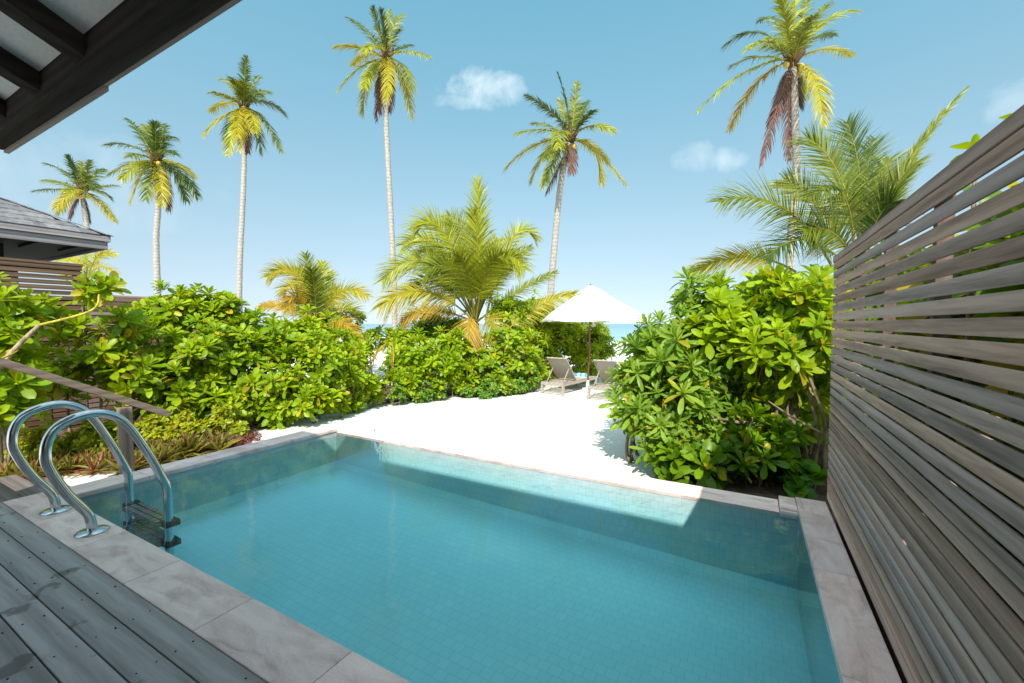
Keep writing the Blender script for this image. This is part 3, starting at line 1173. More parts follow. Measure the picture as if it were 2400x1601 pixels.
# pale day beds far behind the gap in the hedge
for k, (px, py, d, lb) in enumerate(((900, 830, 23, 'white beach bed glimpsed through the gap in the hedge'),)):
    g = at(px, py, d)
    lounger((g[0], g[1], SAND), vang + R(40), lb, 1.1, M['stone_white'], M['stone_white'], 40, 'white beach beds beyond the hedge')

# ------------------------------------------------------------------ shrubs
def leaf_grid(hw, ts, bend, cup):
    """unit leaf along +x, upper face +z"""
    V, F = [], []
    for t_, h in zip(ts, hw):
        z = -bend * t_ * t_
        for s in (-1, 0, 1):
            V.append((t_ * (1 - 0.06 * bend), s * h, z + cup * h * abs(s)))
    for i in range(len(ts) - 1):
        for j in range(2):
            a = i * 3 + j
            F.append((a, a + 3, a + 4, a + 1))
    return np.array(V), np.array(F)


TS = (0, .25, .5, .74, .92, 1.0)
LEAF = {'broad': (.028, .075, .135, .178, .135, .02), 'narrow': (.03, .07, .115, .125, .08, .01), 'oval': (.03, .17, .24, .21, .11, .01),
        'round': (.05, .30, .42, .42, .27, .04), 'blade': (.07, .075, .065, .045, .02, .003)}


def rosette(kind, K, th0, th1, seed, shrink=.55, lift=.012, cup=.35):
    """K leaves spiralled about +z; th = angle from the axis, inner to outer"""
    rg = np.random.default_rng(seed)
    Vs, Fs, ids = [], [], []
    off = 0
    for k in range(K):
        f = k / max(1, K - 1)
        th = R(th0 + (th1 - th0) * f ** .8 + rg.uniform(-9, 9))
        ph = k * 2.39996 + rg.uniform(-.2, .2)
        v, fc = leaf_grid(LEAF[kind], TS, rg.uniform(-.12, .34) * (0.3 + f), cup * rg.uniform(.4, 1.6))
        s = (shrink + (1 - shrink) * min(1, f * 1.6)) * rg.uniform(.82, 1.12)
        e = np.array((math.sin(th) * math.cos(ph), math.sin(th) * math.sin(ph), math.cos(th)))
        n = np.array((-math.cos(th) * math.cos(ph), -math.cos(th) * math.sin(ph), math.sin(th)))
        wd = np.cross(n, e)
        tw_ = rg.uniform(-.35, .35)
        n2 = n * math.cos(tw_) + wd * math.sin(tw_)
        wd = np.cross(n2, e)
        P = (v[:, :1] * e + v[:, 1:2] * wd + v[:, 2:3] * n2) * s
        P[:, 2] -= k * lift
        Vs.append(P); Fs.append(fc + off); off += len(v)
        ids.append(np.full(len(v), k))
    return np.concatenate(Vs), np.concatenate(Fs), np.concatenate(ids)


ROS = {'broad': [rosette('broad', 15, 10, 92, s) for s in range(6)],
       'narrow': [rosette('narrow', 17, 12, 112, s + 20) for s in range(6)],
       'oval': [rosette('oval', 9, 25, 110, s + 40) for s in range(5)],
       'round': [rosette('round', 6, 30, 95, s + 60) for s in range(3)],
       'blade': [rosette('blade', 22, 8, 85, s + 80, .7, .004, .8) for s in range(5)]}


def frames(axis):
    """one rotation per row, its z along axis, random spin"""
    n = len(axis)
    a = axis / np.linalg.norm(axis, axis=1, keepdims=True)
    ref = RNG.normal(size=(n, 3))
    x = ref - a * np.sum(ref * a, 1, keepdims=True)
    x /= np.linalg.norm(x, axis=1, keepdims=True)
    return np.stack([x, np.cross(a, x), a], 2)


GREEN = np.array((0.19, 0.325, 0.009))
LIME = np.array((0.38, 0.49, 0.012))
YELLOW = np.array((0.50, 0.42, 0.02))
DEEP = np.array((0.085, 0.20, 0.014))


def rosettes_mesh(name, P, axis, size, kind, base, alt, yellow=.05, extra=None):
    Fr = frames(axis)
    tpl = ROS[kind]
    pick = RNG.integers(0, len(tpl), len(P))
    Vs, Fs, Ts = [], [], []
    off = 0
    for k, (V, F, ids) in enumerate(tpl):
        idx = np.nonzero(pick == k)[0]
        if not len(idx): continue
        W = np.einsum('nij,vj->nvi', Fr[idx], V) * size[idx][:, None, None] + P[idx][:, None, :]
        nl = ids.max() + 1
        mixf = np.clip(RNG.normal(.45, .28, (len(idx), 1)) + RNG.normal(0, .18, (len(idx), nl)), 0, 1)
        inner = np.linspace(.35, -.1, nl)[None, :]
        mixf = np.clip(mixf + inner, 0, 1)[..., None]
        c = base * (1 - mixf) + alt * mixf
        c = c * RNG.uniform(.8, 1.18, (len(idx), nl, 1))
        isy = (RNG.random((len(idx), nl)) < yellow * np.linspace(.1, 2.2, nl)[None, :])[..., None]
        c = np.where(isy, YELLOW * RNG.uniform(.6, 1.1, (len(idx), nl, 1)), c)
        if extra is not None:
            ise = (RNG.random((len(idx), nl)) < extra[1])[..., None]
            c = np.where(ise, np.array(extra[0]) * RNG.uniform(.6, 1.2, (len(idx), nl, 1)), c)
        T = c[:, ids, :]
        nv = len(V)
        Vs.append(W.reshape(-1, 3)); Ts.append(T.reshape(-1, 3))
        Fs.append((F[None] + (off + np.arange(len(idx)) * nv)[:, None, None]).reshape(-1, 4))
        off += nv * len(idx)
    return mesh_np(name, np.concatenate(Vs), np.concatenate(Fs), np.concatenate(Ts))


def shrub(label, lobes, kind='broad', size=.21, dens=1.0, base=GREEN, alt=LIME, yellow=.05, group=None, name='shrub', stem_r=.022, up=.55, cat='shrub', nostem=(), sparse=()):
    """lobes: (px, py, depth, radius) as seen, set at their own distance in the garden"""
    C = np.array([at(a, b_, d) for a, b_, d, r in lobes])
    Rr = np.array([r for *_, r in lobes])
    P, A = [], []
    for i, (c, r) in enumerate(zip(C, Rr)):
        n = int(dens * 4 * math.pi * r * r * .75 / (size * size * .78)) + 4
        if i in sparse: n = max(3, int(n * .12))
        d = RNG.normal(size=(n, 3)); d /= np.linalg.norm(d, axis=1, keepdims=True)
        rad = r * np.where(RNG.random(n) < .72, RNG.uniform(.84, 1.03, n), RNG.uniform(.45, .85, n))
        # bumpy outline
        rad = rad * (1 + .16 * np.sin(d[:, 0] * 5 + i) * np.cos(d[:, 1] * 4 - i) + .08 * np.sin(d[:, 2] * 7 + i * 2))
        p = c + d * rad[:, None] * np.array((1, 1, .92))
        # stray shoots standing proud of the outline
        st_ = (RNG.random(n) < .13) & (d[:, 2] > -.1)
        p = np.where(st_[:, None], c + d * (r * RNG.uniform(1.04, 1.12, n) + RNG.uniform(.04, .17, n))[:, None] + np.array((0, 0, .05)), p)
        keep = np.ones(n, bool)
        for j in range(len(C)):
            if j != i:
                keep &= np.linalg.norm(p - C[j], axis=1) > Rr[j] * .62
        keep &= p[:, 2] > SAND + .08
        keep &= d[:, 2] > -.85
        P.append(p[keep])
        a = d * .75 + np.array((0, 0, up)) + np.array(SUN) * .25 + RNG.normal(0, .22, (n, 3))
        A.append(a[keep])
    P = np.concatenate(P); A = np.concatenate(A)
    # keep clear of the right-hand fence, the left fences and the pool
    ok = ~((P[:, 0] > FX - .16) & (P[:, 0] < FX + .35) & (P[:, 1] < 4.58)) & ((P[:, 0] > LFX + .12) | (P[:, 1] > 6.3))
    ok &= ~((P[:, 1] < PY1 + .36) & (P[:, 0] > PX0 - .35) & (P[:, 0] < FX))
    P, A = P[ok], A[ok]
    sz = size * RNG.uniform(.70, 1.30, len(P))
    bx = C.mean(0)
    root = thing(name, (bx[0], bx[1], SAND), label, cat, group)
    link('foliage', rosettes_mesh('foliage', P, A, sz, kind, base, alt, yellow), M['leaf'], root)
    b = MB()
    g0 = np.array((bx[0], bx[1], SAND))
    for i, (c, r) in enumerate(zip(C, Rr)):
        if i in nostem: continue
        bb = np.array((c[0] * .75 + bx[0] * .25, c[1] * .75 + bx[1] * .25, SAND - .02)) + RNG.normal(0, .06, 3) * np.array((1, 1, 0))
        mid = bb * .5 + c * .5 + RNG.normal(0, .09, 3)
        b.tube(smooth_path([g0 + np.array((0, 0, -.03)), bb, mid, c], 4), list(np.linspace(stem_r * 1.3, stem_r * .7, 13)), 6, tuple(np.array((1, 1, 1)) * random.uniform(.7, 1.2)))
    order = RNG.permutation(len(P))[:max(8, int(len(P) * .35))]
    for k in order:
        j = int(np.argmin(np.linalg.norm(C - P[k], axis=1)))
        a = A[k] / np.linalg.norm(A[k])
        s = C[j] + (P[k] - C[j]) * .15
        m_ = (s + P[k]) / 2 + RNG.normal(0, .035, 3) - a * .03
        gtint = (1.0, 1.25, .6) if RNG.random() < .5 else (.8, .8, .8)
        b.tube(smooth_path([s, m_, P[k] - a * sz[k] * .12], 3), list(np.linspace(stem_r * .55, .006, 7)), 5, gtint)
    b.build('stem', M['bark'], root)
    return root


HG = 'glossy leaved shrubs of the hedge'
shrub('bright glossy shrub cut by the left picture edge, above the wooden handrail', [(5, 725, 5.7, .27), (-30, 800, 5.6, .3), (5, 880, 5.5, .30), (-20, 950, 5.4, .3), (-60, 700, 5.8, .3)], group=HG, size=.25, dens=.9, stem_r=.018)
shrub('open shrub with one yellowish rosette rising against the tall brown fence', [(228, 672, 6.49, 0.176), (130, 765, 6.71, 0.286), (60, 850, 6.6, 0.242), (215, 830, 6.82, 0.374), (130, 900, 6.6, 0.308), (290, 770, 7.15, 0.33), (310, 880, 7.04, 0.352)], group=HG, size=.25, dens=.75, yellow=.09, nostem=(0,))
shrub('tall bushy shrub crowding the low slatted fence, right of the open shrub', [(400, 740, 8.32, 0.41), (450, 725, 8.55, 0.456), (525, 735, 8.78, 0.388), (395, 835, 7.87, 0.524), (480, 845, 7.98, 0.57), (400, 930, 7.52, 0.456), (490, 940, 7.75, 0.41), (355, 745, 8.21, 0.285)], group=HG, size=.235)
shrub('dense rounded shrub in the middle of the left hedge, facing the pool corner', [(590, 800, 8.8, 0.506), (665, 800, 9.13, 0.506), (560, 880, 8.25, 0.506), (640, 900, 8.47, 0.506), (560, 950, 8.03, 0.33), (650, 965, 8.36, 0.286), (720, 790, 9.57, 0.44)], group=HG, size=.225)
shrub('shrub at the right end of the left hedge, sloping down to the sand', [(740, 850, 8.96, 0.453), (800, 880, 9.48, 0.371), (710, 930, 8.45, 0.412), (780, 940, 9.06, 0.288), (850, 905, 10.09, 0.34), (820, 845, 9.89, 0.309), (830, 945, 9.68, 0.165), (885, 915, 10.61, 0.268)], group=HG, size=.215)
MG = 'shrubs round the young palm in the middle'
shrub('light green shrub beside the hanging orange frond, left of the young palm', [(975, 835, 11.3, .50), (945, 880, 11.0, .38), (1035, 860, 11.4, .48), (1000, 905, 11.2, .30), (1060, 815, 12.0, .4), (1075, 880, 11.7, .34), (1090, 900, 11.8, .26), (935, 840, 11.6, .3)], group=MG, size=.23)
shrub('low shrub glimpsed in the gap between the hedges against the sea', [(870, 800, 15.5, .42), (915, 795, 16, .42), (945, 800, 15, .4)], group=MG, size=.22)
shrub('sunlit shrub filling the hedge behind the small young palm and beyond the sand strip', [(740, 800, 12.5, .5), (800, 810, 12.8, .5), (690, 790, 12.2, .5), (840, 835, 12.6, .36)], group=MG, size=.22)
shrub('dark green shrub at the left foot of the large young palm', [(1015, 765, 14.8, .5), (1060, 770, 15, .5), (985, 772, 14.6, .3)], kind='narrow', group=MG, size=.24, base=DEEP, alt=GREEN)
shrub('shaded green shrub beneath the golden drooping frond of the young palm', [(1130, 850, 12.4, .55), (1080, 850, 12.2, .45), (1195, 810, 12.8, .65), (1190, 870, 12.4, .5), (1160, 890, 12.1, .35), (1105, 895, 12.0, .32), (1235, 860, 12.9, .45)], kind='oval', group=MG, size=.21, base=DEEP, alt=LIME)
shrub('high shrub mounding up behind the left side of the parasol', [(1215, 745, 14.2, .62), (1260, 740, 14.6, .62), (1180, 730, 14.4, .5), (1230, 810, 13.6, .6), (1240, 870, 13.2, .45)], group=MG, size=.22, kind='narrow', base=GREEN, alt=LIME)
shrub('bright shrub directly behind the sun loungers and the parasol pole', [(1300, 790, 14.6, .72), (1365, 800, 15, .70), (1415, 815, 15, .40), (1290, 860, 14.2, .6), (1370, 860, 14.6, .6), (1330, 760, 15.2, .5), (1270, 830, 14, .5), (1400, 780, 15.3, .4)], group=MG, size=.22, kind='narrow', base=GREEN, alt=LIME)
CG = 'small leaved creepers at the edge of the sand'
for lb, lo in (('small leaved creeper spilling on the sand below the golden frond', [(1095, 915, 11.6, .22), (1130, 925, 11.5, .2), (1150, 905, 11.7, .25)]),
               ('pale creeper with small leaves nearest the left sun lounger', [(1215, 905, 12.2, .26), (1180, 918, 11.9, .22), (1240, 895, 12.5, .25)]),
               ('small creeper around the foot of the orange frond stalk', [(935, 925, 10.6, .18), (985, 925, 10.9, .22), (1030, 920, 11.2, .2)])):
    shrub(lb, lo, kind='oval', size=.12, group=CG, base=np.array((.10, .23, .03)), alt=np.array((.20, .34, .04)), name='creeper', cat='creeper', stem_r=.008)
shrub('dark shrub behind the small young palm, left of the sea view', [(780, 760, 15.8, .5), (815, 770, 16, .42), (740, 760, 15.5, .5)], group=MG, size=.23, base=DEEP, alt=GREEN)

RG = 'big bushes on the right by the fence'
shrub('tall broad leaved bush against the end of the right-hand fence', [(1870, 720, 5.7, .32), (1800, 700, 6.2, .40), (1900, 800, 5.35, .32), (1820, 840, 5.5, .42), (1730, 720, 6.5, .42), (1920, 680, 6.1, .30), (1750, 800, 5.9, .45), (1890, 900, 5.5, .3), (1680, 790, 6.1, .4), (1760, 920, 6.4, .45), (1850, 960, 6.6, .45), (1920, 980, 6.5, .4), (1800, 1030, 6.7, .4)], group=RG, size=.27, dens=.95, stem_r=.03, yellow=.07)
shrub('pale narrow leaved bush overhanging the sand left of the broad leaved bush', [(1570, 790, 6.6, .40), (1640, 720, 6.8, .40), (1520, 830, 6.6, .32), (1490, 890, 6.4, .30), (1470, 935, 6.2, .26), (1580, 880, 6.0, .40), (1650, 860, 6.0, .36), (1540, 970, 5.8, .36), (1490, 960, 6.0, .25), (1600, 940, 5.7, .34), (1620, 1010, 5.8, .34), (1560, 1040, 5.7, .28), (1690, 960, 6.1, .4)], kind='narrow', group=RG, size=.25, dens=.9, base=np.array((.15, .29, .03)), alt=np.array((.30, .43, .05)), stem_r=.026)
shrub('low dark leaved shrub on the bare soil beside the far pool coping', [(1700, 1075, 5.25, .24), (1780, 1085, 5.2, .26), (1640, 1085, 5.3, .22), (1580, 1090, 5.4, .2), (1740, 1040, 5.4, .24), (1800, 1020, 5.5, .24), (1850, 1095, 5.3, .16)], group=RG, size=.24, dens=.75, base=DEEP, alt=GREEN)
shrub('large round leaved seedling tucked in the corner between coping and fence', [(1900, 1135, 5.05, .12), (1870, 1150, 4.95, .09)], kind='round', size=.26, dens=.5, base=np.array((.08, .21, .02)), alt=np.array((.14, .30, .02)), name='seedling', cat='plant', stem_r=.008)
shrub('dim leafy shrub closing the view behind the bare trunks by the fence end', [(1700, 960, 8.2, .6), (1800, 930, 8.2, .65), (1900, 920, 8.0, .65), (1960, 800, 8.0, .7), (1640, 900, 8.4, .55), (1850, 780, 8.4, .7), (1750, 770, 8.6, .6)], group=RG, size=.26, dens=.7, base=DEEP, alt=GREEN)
# behind the right-hand fence
def hedge_row(label, pts, **kw):
    lob = []
    for x, y, z, r in pts:
        v = np.array((x, y, z)) - CPOS
        d = float(np.dot(v, FWD))
        lob.append((CX + FPX * float(np.dot(v, RIGHT)) / d, CY - FPX * float(np.dot(v, UP)) / d, d, r))
    return shrub(label, lob, **kw)


shrub('shrub behind the far end of the right-hand fence, seen in slivers above the slats', [(2020, 700, 7.2, .5), (2100, 660, 7.0, .5), (2060, 820, 7.0, .55), (2150, 780, 6.6, .5), (2000, 900, 7.2, .55), (2180, 640, 6.4, .4), (2030, 640, 7.6, .35)], group=RG, size=.26, dens=.7, base=DEEP, alt=GREEN)
hedge_row('dark hedge seen only as slivers between the slats of the right-hand fence', [(1.32 + .1 * math.sin(k), 4.3 - k * .62, zz, .42) for k in range(8) for zz in (-.05, .55, 1.15, 1.75)], group=RG, size=.25, dens=.75, base=DEEP, alt=GREEN, yellow=.12)
shrub('tall shrub behind the right-hand fence, one leaf showing above its cap rail', [(2260, 640, 3.6, .22), (2200, 740, 4.2, .26), (2150, 820, 4.6, .3), (2300, 800, 3.8, .3), (2300, 900, 3.6, .35), (2100, 960, 4.9, .4), (2420, 700, 2.9, .22)], group=RG, size=.24, dens=.8, yellow=.12)

root = thing('leaf_shoot', tuple(on_x(2290, 330, .98)), 'single bright leaf shoot peeping over the cap rail of the right-hand fence', 'plant')
pA = on_x(2288, 330, .98); pB = on_x(2400, 262, 1.0)
Pp = np.array([pA, pB]); Pp[:, 2] -= .035
link('foliage', rosettes_mesh('foliage', Pp, np.array([(.1, .3, 1.), (0, .3, 1.)]), np.array([.13, .10]), 'oval', GREEN, LIME, 0), M['leaf'], root)
b = MB()
b.tube([(.98, pA[1] + .05, SAND), (.99, pA[1] + .02, 1.2), tuple(pA - np.array((0, 0, .02)))], [.02, .014, .008], 6)
b.build('stem', M['bark'], root)

# thick bent trunks inside the right bush
root = thing('bent_trunk', tuple(on_z(1880, 1120, SAND)), 'bare crooked trunk rising from dark soil beside the fence end', 'trunk')
b = MB()
for pts, r0 in (([(1890, 1110, 5.3), (1880, 1040, 5.4), (1850, 980, 5.5), (1840, 900, 5.6)], .035),
                ([(1900, 1120, 5.3), (1915, 1020, 5.2), (1900, 930, 5.2), (1880, 860, 5.3)], .03),
                ([(1860, 1120, 5.5), (1800, 1010, 5.6), (1700, 985, 5.7), (1620, 965, 5.8)], .03),
                ([(1930, 1100, 5.1), (1935, 1000, 5.1), (1910, 920, 5.1), (1885, 850, 5.2)], .024),
                ([(1925, 1015, 5.0), (1860, 980, 5.1), (1800, 940, 5.3)], .016)):
    P = smooth_path([at(*p) for p in pts], 5)
    b.tube(P, list(np.linspace(r0 * 1.2, r0 * .55, len(P))), 8, tuple(np.array((1, .95, .8)) * random.uniform(.8, 1.3)))
b.build('branch', M['bark'], root)
# the yellow stalk and old wood of the open shrub on the left
root = thing('bare_branch', tuple(at(20, 1000, 5.4)), 'thick pale branch bending out to a yellow stalk in front of the tall fence', 'branch')
b = MB()
P = smooth_path([at(-10, 880, 5.3), at(18, 838, 5.35), at(52, 800, 5.45), at(92, 762, 5.6)], 5)
b.tube(P, list(np.linspace(.034, .022, len(P))), 8, (1.5, 1.4, 1.25))
b.build('old_wood', M['bark'], root)
b = MB()
P = smooth_path([at(92, 762, 5.6), at(150, 748, 5.7), at(205, 732, 5.8), at(228, 715, 5.85), at(232, 690, 5.9)], 5)
b.tube(P, list(np.linspace(.018, .012, len(P))), 6, (2.2, 2.3, .5))
b.build('stalk', M['bark'], root)

# ------------------------------------------------------------------ low plants in the left bed
def clump(name, label, cat, spots, kind, size, base, alt, up=1.0, yellow=0., group=None, extra=None, mtl=None, z0=.03, n_each=1, spread=.05):
    P, A, S = [], [], []
    for (x, y, s) in spots:
        for k in range(n_each):
            P.append((x + RNG.normal(0, spread), y + RNG.normal(0, spread), SAND + z0 + (RNG.uniform(0, .12) if n_each > 3 else 0)))
            A.append((RNG.normal(0, .25), RNG.normal(0, .25), up))
            S.append(size * s * RNG.uniform(.8, 1.2))
    P, A, S = np.array(P), np.array(A), np.array(S)
    me = rosettes_mesh(name, P, A, S, kind, base, alt, yellow, extra)
    o = link(name, me, mtl or M['leaf'])
    o['label'] = label
    return o


RHO0, RHO1 = np.array((.13, .135, .035)), np.array((.36, .30, .06))
PUR = ((.20, .07, .07), .14)


def sprig(px, py, i, name, label, cat, kind, size, base, alt, n_each=1, spread=.05, extra=None, group=None, up=1.0, z0=.03):
    g = on_z(px, py, SAND)
    o = clump(name, label, cat, [(g[0], g[1], 1.0)], kind, size, base, alt, up=up, n_each=n_each, spread=spread, extra=extra, z0=z0)
    return tag(o, label, cat, group)


rho = [(500, 1060), (455, 1065), (410, 1075), (375, 1090), (470, 1040), (430, 1050), (335, 1095), (300, 1085), (265, 1095), (230, 1105), (255, 1075), (205, 1090), (180, 1110), (160, 1085), (120, 1120), (90, 1100), (60, 1125), (30, 1110), (285, 1110), (345, 1070), (135, 1100), (395, 1055), (15, 1130), (220, 1075)]
for i, (px, py) in enumerate(rho):
    first = i in (0, 1)
    lb = ('spiky olive and purple rosette plant, one of the low row along the pool' if i > 1 else
          ('rightmost spiky rosette plant of the row, next to the maroon ground cover' if i == 0 else 'large spiky rosette plant second from the maroon ground cover'))
    sprig(px, py, i, 'spiky_plant', lb, 'plant', 'blade', 0.36 if i < 6 else .29, RHO0, RHO1, n_each=3 if i < 6 else 2, spread=.05, extra=PUR if i < 6 else ((.34, .10, .09), .22), group='spiky rosette plants along the pool')
dur = [(350, 1048, 'yellow green bushlet right of the handrail post'), (425, 1040, 'lime bushlet below the lower end of the handrail'), (205, 1072, 'yellow green bushlet inside the loop of the pool ladder'), (92, 1085, 'yellow green bushlet left of the pool ladder'), (530, 1028, 'lime bushlet at the foot of the middle hedge shrub, above the maroon cover'), (255, 1062, 'small lime bushlet just left of the handrail post')]
for px, py, lb in dur:
    g = on_z(px, py, SAND)
    d = float(np.dot(g - CPOS, FWD))
    shrub(lb, [(px, py - 42, d, .20), (px + 30, py - 26, d - .05, .15), (px - 32, py - 30, d + .03, .16), (px + 6, py - 66, d, .10)], kind='oval', size=.10, dens=.8, base=np.array((.26, .34, .014)), alt=np.array((.46, .47, .02)), group='yellow green bushlets in the left bed', name='bushlet', cat='shrub', stem_r=.006)
# maroon ground cover
P = []
for k in range(520):
    px, py = 540 + RNG.normal(0, 26), 1030 + RNG.normal(0, 10)
    g = on_z(px, min(py, 1052), SAND)
    P.append((g[0], g[1], SAND + RNG.uniform(.02, .10)))
P += [(x, y, SAND + RNG.uniform(.01, .05)) for x, y in [tuple(on_z(RNG.uniform(0, 120), RNG.uniform(1125, 1150), SAND)[:2]) for _ in range(150)]]
P = np.array(P)
o = link('ground_cover', rosettes_mesh('ground_cover', P, np.tile((0, 0, 1.), (len(P), 1)) + RNG.normal(0, .4, (len(P), 3)), np.full(len(P), .055) * RNG.uniform(.7, 1.3, len(P)), 'oval', np.array((.17, .05, .055)), np.array((.34, .13, .11)), 0.), M['leaf'])
tag(o, 'maroon low ground cover on the white sand by the pool', 'ground cover', kind='stuff')

# fallen leaves
def litter(n):
    Vt, Ft = leaf_grid(LEAF['broad'], TS, .25, .5)
    Vs, Fs, Ts = [], [], []
    off = 0
    lines = [((578, 1010), (850, 948), -14, 3), ((60, 1122), (500, 1052), -22, 3), ((500, 1050), (575, 1030), -16, 2), ((960, 936), (1180, 914), -8, 2), ((1620, 1140), (1880, 1150), -34, -2), ((1180, 914), (1400, 872), -6, 2)]
    for k in range(n):
        (xa, ya), (xb, yb_), j0, j1 = lines[k % len(lines)]
        u = RNG.random()
        g = on_z(xa + (xb - xa) * u, ya + (yb_ - ya) * u + RNG.uniform(j0, j1), SAND)
        a = RNG.uniform(0, 6.28); tl = RNG.normal(0, .25)
        c, s = math.cos(a), math.sin(a)
        V = Vt * RNG.uniform(.05, .12)
        V = np.stack([V[:, 0] * c - V[:, 1] * s, V[:, 0] * s + V[:, 1] * c, V[:, 2] + V[:, 0] * tl + .02], 1) + np.array((g[0], g[1], SAND + .055))
        Vs.append(V); Fs.append(Ft + off); off += len(V)
        col = np.array((.30, .16, .07)) if RNG.random() < .6 else (np.array((.12, .06, .04)) if RNG.random() < .6 else np.array((.45, .33, .06)))
        Ts.append(np.tile(col * RNG.uniform(.6, 1.2), (len(V), 1)))
    o = link('leaf_litter', mesh_np('leaf_litter', np.concatenate(Vs), np.concatenate(Fs), np.concatenate(Ts)), M['dry_leaf'])
    return tag(o, 'brown fallen leaves on the soil under the shrubs', 'leaf litter', kind='stuff')


litter(900)

# ------------------------------------------------------------------ palms
PG, PYG, PY_, PD = np.array((.085, .135, .014)), np.array((.275, .305, .018)), np.array((.46, .34, .02)), np.array((.11, .055, .05))
TONE = {'g': (PG, PYG * .8), 'l': (PYG * .8, PYG * 1.25), 'y': (PYG * 1.05, PY_ * .95), 'o': (PY_ * .85, np.array((.46, .27, .03))), 'd': (PD, np.array((.17, .09, .075))), 'k': (np.array((.05, .095, .02)), PG)}


def bez(p0, p1, p2, n):
    u = np.linspace(0, 1, n)[:, None]
    return (1 - u) ** 2 * p0 + 2 * u * (1 - u) * p1 + u ** 2 * p2


def frond(p0, p1, p2, tone, leafL, nl, rib, width, hang=.5, petiole=.16, fold=1.0, upv=None, ragged=.1, nseg=3, face=0.):
    """one feather leaf: midrib along a curve, leaflets on both sides"""
    N = nl
    C = bez(np.array(p0), np.array(p1), np.array(p2), N)
    T = np.gradient(C, axis=0); T /= np.linalg.norm(T, axis=1, keepdims=True)
    # fronds twist on their stalks: turn the blade some way towards the open garden side
    away = CPOS - C.mean(0); away[2] = 0; away /= np.linalg.norm(away)
    upv = np.array((0, 0, 1.)) * (1 - face) + away * face
    upv /= np.linalg.norm(upv)
    ca, cb = TONE[tone]
    S = np.cross(T, upv); 
    # steady side vectors even where the rib hangs straight down
    ln = np.linalg.norm(S, axis=1)
    ref = S[np.argmax(ln)] / max(ln.max(), 1e-6)
    out = []
    for k in range(N):
        s = S[k] if ln[k] > .25 else ref
        s = s - T[k] * np.dot(s, T[k]); s /= max(np.linalg.norm(s), 1e-6)
        if out and np.dot(s, out[-1]) < 0: s = -s
        if out:
            s = s * .5 + out[-1] * .5
            s -= T[k] * np.dot(s, T[k]); s /= max(np.linalg.norm(s), 1e-6)
        out.append(s)
    S = np.array(out)
    Nn = np.cross(S, T)
    Vs, Fs, Ts = [], [], []
    off = 0
    # midrib: flat four-sided strip
    for k in range(N):
        r = rib * (1 - .8 * k / (N - 1)) + .002
        for q in (S[k] * r, Nn[k] * r * .8, -S[k] * r, -Nn[k] * r * .8):
            Vs.append(C[k] + q); Ts.append(ca * .3 + np.array((.38, .30, .06)) * .7 if tone not in 'd' else cb)
    for k in range(N - 1):
        for j in range(4):
            a = k * 4 + j; b_ = k * 4 + (j + 1) % 4
            Fs.append((a, b_, b_ + 4, a + 4))
    off = N * 4
    g = np.array((0, 0, -1.))
    for k in range(int(N * petiole), N):
        u = k / (N - 1)
        lp = (.45 + .55 * math.sin(math.pi * min(1, (u - petiole) / (1 - petiole) * .62 + .22))) * (1.0 if u < .85 else 1.0 - (u - .85) * 3.2)
        for sd in (-1, 1):
            if RNG.random() < ragged * .5: continue
            L = leafL * lp * RNG.uniform(.82, 1.1)
            a = R(62 - 36 * u) + RNG.normal(0, .07)
            d = T[k] * math.cos(a) + S[k] * sd * math.sin(a) * fold + Nn[k] * RNG.normal(.16, .1)
            d /= np.linalg.norm(d)
            wv = np.cross(d, Nn[k]); wv /= max(np.linalg.norm(wv), 1e-6)
            tw_ = RNG.normal(0, .35)
            wv = wv * math.cos(tw_) + Nn[k] * math.sin(tw_)
            f = RNG.random()
            col = (ca * (1 - f) + cb * f) * RNG.uniform(.8, 1.2)
            hg = hang * RNG.uniform(.6, 1.4)
            for q in range(nseg + 1):
                v = q / nseg
                p = C[k] + d * L * v * (1 - .18 * hg * v) + g * L * hg * v * v * .75
                w_ = width * (1.0 if q == 0 else (1.15 - v * 1.08)) * .5
                Vs.append(p - wv * w_); Vs.append(p + wv * w_)
                c2 = col if v < .8 else col * .6 + np.array((.34, .22, .05)) * .4 * (0 if tone == 'd' else 1)
                Ts.append(c2); Ts.append(c2)
            for q in range(nseg):
                a0 = off + q * 2
                Fs.append((a0, a0 + 1, a0 + 3, a0 + 2))
            off += (nseg + 1) * 2
    return mesh_np('frond', np.array(Vs), np.array(Fs), np.array(Ts))


